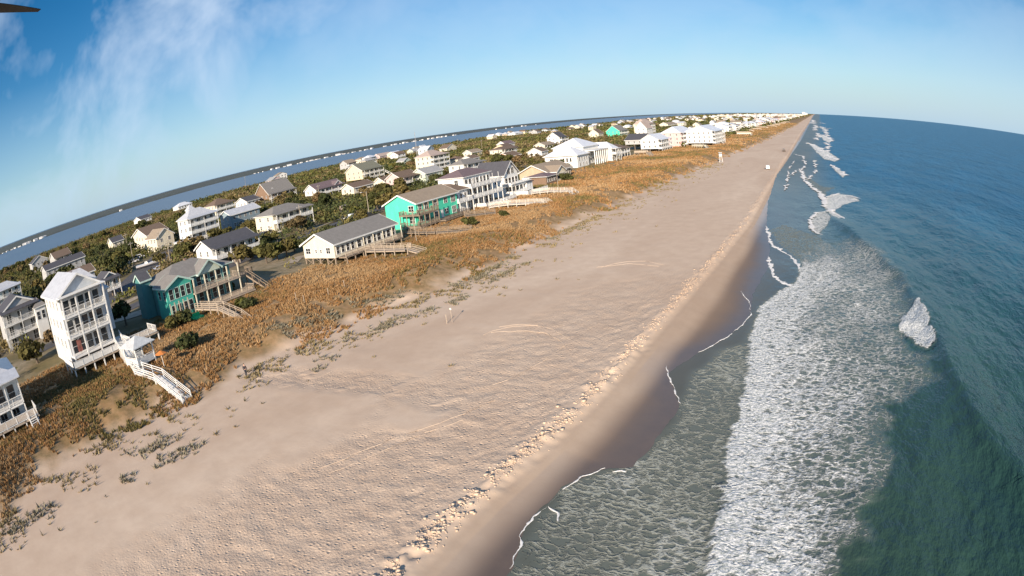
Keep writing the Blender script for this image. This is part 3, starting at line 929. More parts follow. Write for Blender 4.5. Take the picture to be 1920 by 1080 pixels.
    def piles(s, x0, x1, y0, y1, z, nx=3, ny=4, mat=None, ground=-1.0):
        P = [(x1 - .2, y0 + .2 + (y1 - y0 - .4) * j / (ny - 1)) for j in range(ny)] + [(x0 + .2 + (x1 - x0 - .4) * i / nx, y0 + .2) for i in range(nx)]
        P += [(x0 + .2 + (x1 - x0 - .4) * i / nx, y1 - .2) for i in range(nx)]
        s.posts(P, ground, z, mat or WOOD, 0.3, 'piling')

    def stairs(s, p, q, w=1.2, mat=None, rails=True):
        """p top (x,y,z), q bottom"""
        m = MB(); p = Vector(p); q = Vector(q); d = Vector((q.x - p.x, q.y - p.y, 0)).normalized(); nrm = Vector((-d.y, d.x, 0))
        n = max(3, int(abs(p.z - q.z) / .2))
        for i in range(n):
            t = (i + .5) / n; c = p.lerp(q, t)
            m.beam(c - nrm * w / 2, c + nrm * w / 2, .30, .05)
        for sg_ in (-1, 1):
            o = nrm * (w / 2 * sg_)
            m.beam(p + o - Vector((0, 0, .12)), q + o - Vector((0, 0, .12)), .06, .28)
            if rails:
                m.beam(p + o + Vector((0, 0, .95)), q + o + Vector((0, 0, .95)), .07, .08)
                for i in range(5):
                    c = p.lerp(q, i / 4) + o
                    m.box(c.x - .05, c.x + .05, c.y - .05, c.y + .05, c.z - .1, c.z + .95)
        return m.build('stairs', mat or s.trim, s.root)

    def vent(s, x, y, z, w=0.5, h=0.7, col='brown'):
        return MB().box(x - w / 2, x + w / 2, y - w / 2, y + w / 2, z, z + h).box(x - w / 2 - .08, x + w / 2 + .08, y - w / 2 - .08, y + w / 2 + .08, z + h, z + h + .1).build('chimney', paint('chimney_brick', (0.3, 0.2, 0.16)), s.root)


def walkway(name, label, pts, zs, mat, w=1.5, solid=False, end_steps=True, cat='boardwalk', group=None, step_len=4.0):
    """raised timber crossing over the dunes; pts world xy, zs deck heights"""
    t_ = empty(name, (*pts[0], gz(*pts[0])), 0, label, cat, group)
    z0 = t_.location.z
    P = [Vector((a[0] - pts[0][0], a[1] - pts[0][1], z_ - z0)) for a, z_ in zip(pts, zs)]
    dk, pst = MB(), []
    rls = [MB(), MB()]
    for p, q in zip(P[:-1], P[1:]):
        d = (q - p); L = d.length; dh = Vector((d.x, d.y, 0)).normalized(); n = Vector((-dh.y, dh.x, 0))
        k = max(1, int(L / .6))
        for i in range(k):
            a = p.lerp(q, i / k); c = p.lerp(q, (i + .93) / k)
            dk.beam(a, c, w, .06)
        for si, sg_ in enumerate((-1, 1)):
            o = n * (w / 2 * sg_); r_ = rls[si]
            r_.beam(p + o + Vector((0, 0, 1.02)), q + o + Vector((0, 0, 1.02)), .10, .07)
            dk.beam(p + o * .8 - Vector((0, 0, .15)), q + o * .8 - Vector((0, 0, .15)), .07, .22)
            m = max(1, int(L / 2.2))
            for i in range(m + 1):
                c = p.lerp(q, i / m) + o
                r_.box(c.x - .06, c.x + .06, c.y - .06, c.y + .06, c.z - .05, c.z + 1.08)
                if i < m or q is P[-1]: pst.append(c)
            if solid: r_.beam(p + o + Vector((0, 0, .5)), q + o + Vector((0, 0, .5)), .03, .82)
            else:
                for hh_ in (.35, .68): r_.beam(p + o + Vector((0, 0, hh_)), q + o + Vector((0, 0, hh_)), .03, .10)
    dk.build('deck', mat, t_)
    for r_ in rls: r_.build('railing', mat, t_)
    me = MB().box(-.09, .09, -.09, .09, -2.6, 0).mesh('post', mat)
    for c in pst: link('post', me, t_, (c.x, c.y, c.z - .05))
    for a in pts: RECTS.append((a[0], a[1], 1.5, 1.5))
    return t_


CREAMW = paint('worn_white_paint', (0.70, 0.64, 0.56), .7, .3, 2.0)


def simple_house(label, P, w, dx, ze, floors, wall, roof, kind='hip', rh=2.2, porch=True, solid=True, level=1, group=None, short=None, name='beach_house', zg=None,
                 rz=0.0, world=None, wing=None, trim=None, clearance=None):
    """P: photo pixel of the seaward near eave corner at height ze, w frontage, dx depth"""
    x, y = world if world else at(P[0], P[1], ze)
    if porch: x -= 2.2
    zb = gz(x, y) if zg is None else zg
    h = House(name, label, 'house', x, y, rz, zb, level, group, short, trim)
    H = ze - zb
    fh = 2.85
    zf = [H - fh * (i + 1) for i in range(floors)]       # floor heights from the top down
    zlow = max(zf[-1], 0.0)
    h.block(-dx, 0, 0, w, zlow if zlow > 1.2 else -1.0, H, wall, roof, kind, rh)
    if zlow > 1.2: h.piles(-dx, 0, 0, w, zlow, 2, 3 if w < 14 else 4)
    nE = max(2, int(w / 3.2)); nS = max(1, int(dx / 4))
    for k, z in enumerate(zf):
        if z < -0.6: continue
        big_ = porch
        if level >= 1:
            h.wins('E', 0, 0.4, w - .4, nE if level > 1 or k == 0 else max(2, nE - 1), z + (0.15 if big_ else 0.8), 1.5 if big_ else 1.1, 2.0 if big_ else 1.35)
            h.wins('S', 0, -dx + .6, -.6, nS, z + .85, 0.9, 1.35)
        else:
            h.wins('E', 0, 0.4, w - .4, max(2, int(w / 5)), z + .6, 1.7, 1.7)
            if k == 0: h.wins('S', 0, -dx + .6, -.6, 2, z + .8, 1.1, 1.5)
    if porch:
        h.porch(0, 2.2, 0, w, [z for z in zf if z > 1.0] or [0.6], H - .1, max(3, int(w / 3.6)), None, solid)
        # porch roof
        rc, met = ROOFS[roof]
        MB().prism([(-.3, H + .42), (2.75, H - .12), (2.75, H + .02), (-.3, H + .62)], 'y', -.45, w + .45).build('porch_roof', shingle(rc, met), h.root)
    if wing:
        a0, a1, b0, b1, wh, wk = wing
        h.block(a0, a1, b0, b1, -1.0, wh, wall, roof, wk, 1.8)
    return h


# ---- 1 tall white house on the near dune ------------------------------------------------------
h = House('beach_house', 'tall narrow white house with three balconies, beside the gazebo near the dune edge', 'house', -98.2, 22.6, 0, 5.3, 2, 'oceanfront houses', 'tall white house')
H_ = 11.2
h.block(-15, 0, 0.0, 9.6, -1.0, H_, 'lilac', 'silver', 'gx', 2.7, 0.7)
h.block(-20, -15.01, 1.5, 13.4, -1.0, H_ - 0.6, 'lilac', 'silver', 'hip', 2.6, 0.6)
h.block(-13.0, -4.0, 9.61, 12.4, 2.0, 9.4, 'lilac', 'silver', 'hip', 1.5, 0.4)
MB().prism([(0.0, H_ + .15), (9.6, H_ + .15), (4.8, H_ + 2.55)], 'x', 0.01, 0.12).build('gable_panel', siding((0.50, 0.53, 0.56)), h.root)
for lv in (1.4, 4.7, 8.0):
    h.slab(0.01, 2.0, 0.0, 9.6, lv, None, 0.32)
    if lv > 2: h.rail([(.1, .08), (1.92, .08), (1.92, 9.52), (.1, 9.52)], lv, None)
    h.wins('E', 0.0, .5, 9.1, 5, lv + .12, 1.35, 2.25, 1)
    h.wins('S', 0, -14.4, -1.2, 4, lv + .9, .8, 1.4)
MB().box(0.01, 2.4, -.5, 10.1, H_ - .05, H_ + .13).build('porch_roof', WHITE, h.root)
h.posts([(1.9, .1), (1.9, 3.2), (1.9, 6.35), (1.9, 9.5)], -1, H_ - .05, None, .26)
h.slab(0.02, 6.0, -1.8, 11.6, .55, PALEWOOD)
h.rail([(-1, -1.7), (5.9, -1.7), (5.9, 11.5), (0.3, 11.5)], .55, WHITE, True)
h.posts([(5.8, -1.6 + 2.2 * i) for i in range(7)] + [(-0.8, -1.6), (2.5, -1.6)], -2.2, .5, WHITE, .22, 'piling')
h.slab(0.5, 5.0, 11.62, 18.0, .5, PALEWOOD)
h.rail([(0.6, 17.9), (4.9, 17.9), (4.9, 11.7)], .5, WHITE, False)
h.posts([(4.8, 12 + 2 * i) for i in range(4)] + [(.7, 17.8)], -2.2, .5, WHITE, .22, 'piling')
h.door('E', 0, 2.2, 1.45, 1.0, 2.1)
h.vent(-12, 7, H_ + 1.6)

# gazebo beside the tall white house and its white crossing to the beach
gx, gy = at(268, 688, 5.2)
t_ = empty('gazebo', (gx, gy, gz(gx, gy)), R(10), 'small white gazebo with pale hip roof beside the tall white house', 'gazebo')
m = MB(); m.box(-1.9, 1.9, -1.9, 1.9, .5, .68); m.build('deck', WHITE, t_)
r_ = MB(); r_.add([(-2.3, -2.3, 3.0), (2.3, -2.3, 3.0), (2.3, 2.3, 3.0), (-2.3, 2.3, 3.0), (-2.3, -2.3, 3.12), (2.3, -2.3, 3.12), (2.3, 2.3, 3.12), (-2.3, 2.3, 3.12), (0, 0, 4.3)],
               [(0, 3, 2, 1), (0, 1, 5, 4), (1, 2, 6, 5), (2, 3, 7, 6), (3, 0, 4, 7), (4, 5, 8), (5, 6, 8), (6, 7, 8), (7, 4, 8)])
r_.build('roof', shingle((0.6, 0.62, 0.62), True), t_)
pm_ = MB().box(-.09, .09, -.09, .09, -1.5, 3.0).mesh('post', WHITE)
for a_ in (-1.8, 1.8):
    for b_ in (-1.8, 1.8): link('post', pm_, t_, (a_, b_, 0))
rr = MB()
for p_, q_ in (((-1.8, -1.8), (1.8, -1.8)), ((1.8, -1.8), (1.8, 1.8)), ((-1.8, -1.8), (-1.8, 1.8))):
    rr.beam((*p_, 1.6), (*q_, 1.6), .1, .07); rr.beam((*p_, 1.1), (*q_, 1.1), .04, .7)
rr.build('railing', WHITE, t_)
walkway('beach_walkway', 'white railed stairway from the tall white house down past the gazebo to the sand', [at(218, 632, 6), at(262, 700, 5.4), at(300, 712, 5.2), at(352, 752, 3.1)], [6.0, 5.7, 5.4, 3.2], WHITE, 1.7, False)
sx, sy = at(311, 697, 5.0)
t_ = empty('beach_umbrella', (sx, sy, gz(sx, sy)), 0, 'small orange canopy standing at the white gazebo stairway', 'canopy')
MB().cyl(0, 0, 0, 2.2, .04).build('pole', WHITE, t_)
MB().cyl(0, 0, 1.9, 2.3, 1.0, .05, 8).build('canopy', paint('orange_canvas', (0.62, 0.22, 0.06), .8), t_)

# ---- 2 bottom-left corner house ---------------------------------------------------------------
h = House('beach_house', 'white beach house with wide porch cut off by the photo\'s left edge', 'house', -84.0, -7.0, 0, 5.0, 2, 'oceanfront houses', 'corner porch house')
h.block(-13, 0, 0, 14.5, -1, 6.2, 'white', 'silver', 'hip', 2.2, .6)
h.porch(0, 3.0, 0, 14.5, [2.6], 6.1, 6, WHITE, False)
MB().prism([(-.3, 6.6), (3.6, 6.05), (3.6, 6.2), (-.3, 6.8)], 'y', -.5, 15.0).build('porch_roof', shingle((0.56, 0.57, 0.60), True), h.root)
h.wins('E', 0, .5, 14, 6, 2.75, 1.4, 2.1, 1); h.wins('E', 0, .5, 14, 5, -.1, 1.3, 1.6)
h.slab(3.02, 7.0, 1.0, 16.0, 1.2, PALEWOOD); h.rail([(3.1, 1.1), (6.9, 1.1), (6.9, 15.9), (3.1, 15.9)], 1.2, WHITE)
h.posts([(6.9, 1.2 + 2.4 * i) for i in range(7)], -2, 1.2, WHITE, .2, 'piling')
h.stairs((7.0, 14.6, 1.2), (10.2, 14.6, -1.3), 1.3, WHITE)

# ---- 3 green-trimmed house -------------------------------------------------------------------
TRG = paint('pale_green_trim', (0.50, 0.64, 0.58))
h = House('beach_house', 'dark teal beach house with grey roof and wooden balconies, next beyond the tall white house', 'house', -103.4, 49.2, 0, 4.7, 2, 'oceanfront houses', 'dark teal house', TRG)
h.block(-12, 0, 0, 16.5, -1, 6.2, 'darkteal', 'grey', 'hip', 2.5, .7)
h.block(-3.0, 2.4, -1.2, 5.0, -1, 6.0, 'teal', 'grey', 'gx', 1.4, .5)
h.block(-11, -7.5, -2.6, -.1, -1, 7.4, 'darkteal', 'dark', 'gy', 1.2, .3)
h.block(-2, 1.0, 8.0, 13.5, 5.9, 6.3, 'palegreen', 'grey', 'gx', 1.9, .5)
for z in (0.4, 3.4):
    h.wins('E', 2.4, -1.0, 4.8, 4, z + .2, .95, 1.9, 1)
    h.wins('E', 0, 5.6, 16.2, 6, z + .15, 1.1, 2.0, 1)
h.wins('S', -1.2, -2.6, 2.2, 2, 3.7, .9, 1.5, 1)
h.slab(0.02, 3.0, 5.02, 17.2, 3.3, PALEWOOD); h.rail([(2.9, 5.1), (2.9, 17.1), (.1, 17.1)], 3.3, PALEWOOD)
h.slab(0.02, 5.0, 5.02, 19.0, .3, PALEWOOD); h.rail([(4.9, 8.1), (4.9, 18.9), (.1, 18.9)], .3, PALEWOOD)
h.posts([(2.85, 5.3 + 2.9 * i) for i in range(5)], -1.5, 6.1, CREAMT, .2)
h.posts([(4.8, 5.3 + 2.7 * i) for i in range(6)], -2.2, .2, WOOD, .22, 'piling')
h.slab(-3, 2.0, 17.3, 21.2, 3.0, WOOD); h.rail([(-3, 21.1), (1.9, 21.1), (1.9, 17.4)], 3.0, WOOD)
h.posts([(1.8, 17.5), (1.8, 21), (-2.8, 21), (-.5, 21)], -2.0, 3.0, WOOD, .25, 'piling')
h.posts([(3.2, -1.4 + 1.1 * i) for i in range(5)], -1.6, 3.2, PALEWOOD, .18, 'post')
h.stairs((2.0, 19.5, 3.0), (6.5, 22.5, -1.4), 1.2, WOOD)
h.vent(-6, 9, 8.2)
walkway('beach_walkway', 'weathered wooden stairway running from the dark teal house to the dune', [at(372, 578, 5.2), at(415, 580, 5.4), at(448, 594, 5.2), at(478, 616, 4.0)], [5.3, 5.6, 5.3, 4.0], PALEWOOD, 1.5)
gx_, gy_ = at(370, 598, 4.4)
t_ = tag(MB().box(-.9, .9, -1.2, 1.2, 0, .35).box(-.9, -.7, -1.2, 1.2, .35, .9).build('lounge_seat', paint('green_plastic', (0.02, 0.55, 0.22)), None, (gx_, gy_, gz(gx_, gy_))), 'bright green bench below the dark teal house', 'bench')

# ---- 4 long cream ranch house ----------------------------------------------------------------
h = House('beach_house', 'long low cream house with plain grey gable roof raised on short wooden pilings', 'house', -94.6, 88.2, 0, 5.0, 2, 'oceanfront houses', 'long cream house')
h.block(-10.2, 0, 0, 20.5, .9, 3.9, 'cream', 'grey', 'gy', 2.2, .6)
h.piles(-10.2, 0, 0, 20.5, .9, 4, 8, WOOD)
br = MB()
for i in range(3): br.beam((-9.8 + 3.3 * i, .15, -.8), (-7 + 3.3 * i, .15, .8), .1); br.beam((-7 + 3.3 * i, .15, -.8), (-9.8 + 3.3 * i, .15, .8), .1)
br.build('bracing', WOOD, h.root)
h.win('S', 0, -8.6, 1.9, 1.5, 1.15); h.win('S', 0, -5.9, 2.1, .5, .6, 1); h.win('S', 0, -4.3, 2.1, .5, .6, 1); h.win('S', 0, -1.9, 1.9, 1.2, 1.2)
h.wins('E', 0, .3, 6.5, 4, 1.6, .9, 1.5, 1); h.wins('E', 0, 7, 20.3, 8, 1.5, 1.2, 1.6, 1)
h.slab(.02, 2.4, 1.0, 20, .85, WOOD); h.rail([(2.3, 1.0), (2.3, 20)], .85, PALEWOOD)
h.posts([(2.3, 1.2 + 2.6 * i) for i in range(8)], -1.4, .85, WOOD, .2, 'piling')
h.posts([(2.3, 7 + 3.2 * i) for i in range(5)], .85, 3.7, CREAMT, .14)
walkway('beach_walkway', 'wooden deck and steps in front of the long cream house', [at(692, 470, 5.6), at(765, 468, 5.6), at(800, 478, 4.0)], [5.7, 5.7, 4.2], PALEWOOD, 2.4)

# ---- 5 turquoise house ------------------------------------------------------------------------
h = House('beach_house', 'bright turquoise two-storey house with brownish grey gable roof', 'house', -100.6, 124.6, 0, 4.8, 2, 'oceanfront houses', 'turquoise house')
h.block(-10.5, 0, 0, 18.5, -1, 6.3, 'mint', 'tan', 'gy', 2.3, .6)
for z in (.6, 3.6):
    h.win('E', 0, 8.6, z + .6, 2.0, 1.4, 3); h.win('E', 0, 13, z + .6, 1.5, 1.4, 2); h.win('E', 0, 16.6, z + .3, 1.9, 1.8, 3)
    h.win('E', 0, 1.6, z + .5, 1.3, 1.6); h.win('E', 0, 4.4, z + .3, 1.5, 1.9)
    h.win('S', 0, -1.6, z + .5, 1.6, 1.5)
h.porch(0, 2.6, 0, 6.2, [.5, 3.5], 6.2, 4, WOOD)
h.slab(-4.2, 2.6, -2.2, -.02, 3.5, WOOD); h.rail([(-4.1, -.1), (-4.1, -2.1), (2.5, -2.1), (2.5, -.1)], 3.5, WOOD)
h.slab(-4.2, 2.6, -2.2, -.02, .5, WOOD); h.rail([(-4.1, -.1), (-4.1, -2.1), (2.5, -2.1), (2.5, -.1)], .5, WOOD)
h.posts([(-4, -2.0), (-1.8, -2.0), (.4, -2.0), (2.4, -2.0)], -1.5, 4.5, WOOD, .2)
h.slab(.02, 4.4, 6.22, 18, .5, WOOD); h.rail([(4.3, 6.3), (4.3, 17.9), (.1, 17.9)], .5, DARKWOOD)
h.posts([(4.2, 6.5 + 2.8 * i) for i in range(5)], -1.9, .4, DARKWOOD, .24, 'piling')
h.stairs((4.4, 15.5, .5), (8.2, 15.5, -1.7), 1.6, WOOD)
h.door('E', 0, 11, .55, 1.1, 2.1, WHITE)
walkway('beach_walkway', 'low grey wooden walkway with rails in front of the turquoise house', [at(762, 436, 5.3), at(820, 436, 5.3), at(884, 432, 4.9)], [5.4, 5.4, 5.0], WOOD, 1.8)
walkway('beach_walkway', 'pale fenced wooden patio walk just north of the turquoise house', [at(872, 404, 5.2), at(928, 398, 5.0)], [5.2, 5.0], WOOD, 3.0)

# ---- 6 white three-balcony house beyond turquoise ----------------------------------------------
h = House('beach_house', 'white house with purplish roof and long stacked balconies, just beyond the turquoise house', 'house', -102.5, 147.5, 0, 4.8, 2, 'oceanfront houses', 'stacked-balcony house')
h.block(-9, 0, 2.5, 17.0, -1, 9.6, 'white', 'purple', 'hip', 2.0, .6)
h.block(-9, 1.0, -4.5, 2.49, -1, 6.4, 'white', 'brown', 'hip', 1.9, .6)
h.porch(0, 2.6, 2.6, 19.5, [3.2, 6.4], 6.6, 7, WHITE, True)
h.posts([(2.5, 4 + 3.5 * i) for i in range(5)], 7.4, 9.2, WHITE, .1)
h.porch(1.0, 1.8, -4.5, 2.4, [3.2], 3.3, 3, WHITE, True)
h.slab(.02, 5.4, 5, 22.5, .3, PALEWOOD); h.rail([(.1, 5.1), (5.3, 5.1), (5.3, 22.4)], .3, WHITE, True)
h.posts([(5.2, 5.4 + 3.2 * i) for i in range(6)], -2, .3, WOOD, .24, 'piling')
for z in (.4, 3.3, 6.5): h.wins('E', 0, 2.8, 16.8, 7, z + .1, 1.2, 2.05, 1)
h.wins('E', 1.0, -4.2, 2.2, 3, 3.5, .9, 1.8, 1); h.win('S', 2.5, -2.5, 7.3, 1.2, 1.5); h.wins('S', -4.5, -8.5, .5, 3, 3.8, .9, 1.5); h.win('S', -4.5, -3, .6, 1, 1.4)
h.stairs((5.4, 14, .3), (8.8, 14, -1.5), 1.6, WHITE)
walkway('beach_walkway', 'white railed dune crossing nearest the turquoise house, ending in steps', [at(918, 388, 5.3), at(955, 383, 5.5), at(1022, 379, 5.6), at(1040, 390, 4.2)], [5.4, 5.6, 5.6, 4.1], CREAMW, 2.0, False)

# ---- 7 white gable-front house ----------------------------------------------------------------
h = House('beach_house', 'white house with steep dark grey roof, glazed gable facing the sea and two balconies', 'house', -104.5, 176.0, 0, 4.8, 2, 'oceanfront houses', 'glazed-gable house')
h.block(-11, 0, 0, 9.4, -1, 7.0, 'white', 'dark', 'gx', 4.0, .6)
h.block(-5, 3.0, 9.41, 13.5, -1, 3.0, 'white', 'dark', 'flat', .3, .4)
h.porch(0, 3.0, -.6, 12.2, [3.2, .4], 3.4, 6, WHITE, True)
h.slab(.02, 3.4, -.8, 12.4, 3.9, WHITE)
h.slab(.02, 8.0, 1, 15, .1, WHITE); h.rail([(3, 1.1), (7.9, 1.1), (7.9, 14.9)], .1, WHITE, True)
h.posts([(7.8, 1.4 + 2.6 * i) for i in range(6)], -2, 0, WHITE, .22, 'piling')
for z in (.5, 3.4): h.wins('E', 0, .3, 9.1, 4, z + .1, 1.5, 2.1, 1)
h.win('E', 0, 3.4, 6.9, 1.8, 2.0, 2); h.win('E', 0, 6.0, 6.9, 1.8, 2.0, 2); h.win('S', 0, -3, 4, 1, 1.4); h.win('S', 0, -7, 4, 1, 1.4)
walkway('beach_walkway', 'longer white dune crossing on tall posts, second beyond the turquoise house', [at(998, 362, 5.3), at(1030, 358, 5.6), at(1068, 358, 5.6), at(1085, 370, 4.2)], [5.4, 5.6, 5.6, 4.2], CREAMW, 2.0, False)

# ---- 8 low tan roofed ranch --------------------------------------------------------------------
h = House('beach_house', 'low house with wide faded tan roof, just before the big white mansion', 'house', -109, 216, 0, 4.8, 2, 'oceanfront houses', 'low tan-roofed house')
h.block(-12, 0, 0, 22, -1, 3.4, 'tan', 'tan', 'gy', 2.8, .8)
h.block(-6, 3.0, 2, 10, -1, 3.2, 'cream', 'tan', 'gx', 2.0, .6)
h.block(-4, 4.0, -9, -.01, -1, 2.6, 'brown', 'purple', 'hip', 1.1, .8)
h.wins('E', 3, 2.3, 9.7, 4, .6, 1.2, 1.7, 1); h.wins('E', 0, 10.5, 21.5, 5, .6, 1.3, 1.8, 1); h.wins('E', 4, -8.6, -.5, 4, .4, 1.1, 1.7, 1); h.wins('S', 0, -11, -5, 2, .8, 1, 1.3)

# ---- 9 large white compound ----------------------------------------------------------------------
h = House('beach_mansion', 'very large bright white beach mansion with white hip roofs and tall columns', 'house', -121, 273, 0, 5.0, 2, 'oceanfront houses', 'big white mansion')
h.block(-17, 0, 0, 14, -1, 5.4, 'white', 'white', 'hip', 4.2, .9)
h.block(-19, -2.5, 14.02, 34, -1, 8.6, 'white', 'white', 'hip', 4.4, .8)
h.block(-12, 5, 34.02, 42, -1, 6.0, 'white', 'white', 'hip', 3.4, .8)
h.slab(-2.4, 3.6, 14.1, 33.9, 6.6, WHITE, .4, 'porch_roof')
h.posts([(3.3, 14.5 + 2.72 * i) for i in range(8)], -1, 6.2, WHITE, .45, 'column')
h.porch(5, 2.4, 34.2, 41.8, [2.9], 5.6, 4, WHITE, True, -1, None)
h.slab(5.01, 7.8, 34.0, 42.2, 5.8, WHITE, .2, 'porch_roof')
h.wins('E', 0, 1, 13, 4, 2.6, 1.1, 1.6, 1); h.wins('E', 0, 1, 13, 3, -.2, 1.1, 1.6, 1)
h.win('S', 0, -13.5, 2.6, 1.6, 1.5); h.wins('S', 0, -8, -2.5, 3, 2.4, .9, 1.8, 1)
for z in (.2, 3.3): h.wins('E', -2.5, 14.6, 33.4, 7, z + .1, 1.6, 2.1, 1)
for z in (.2, 3.1): h.wins('E', 5, 34.6, 41.6, 3, z + .1, 1.6, 2.1, 1)

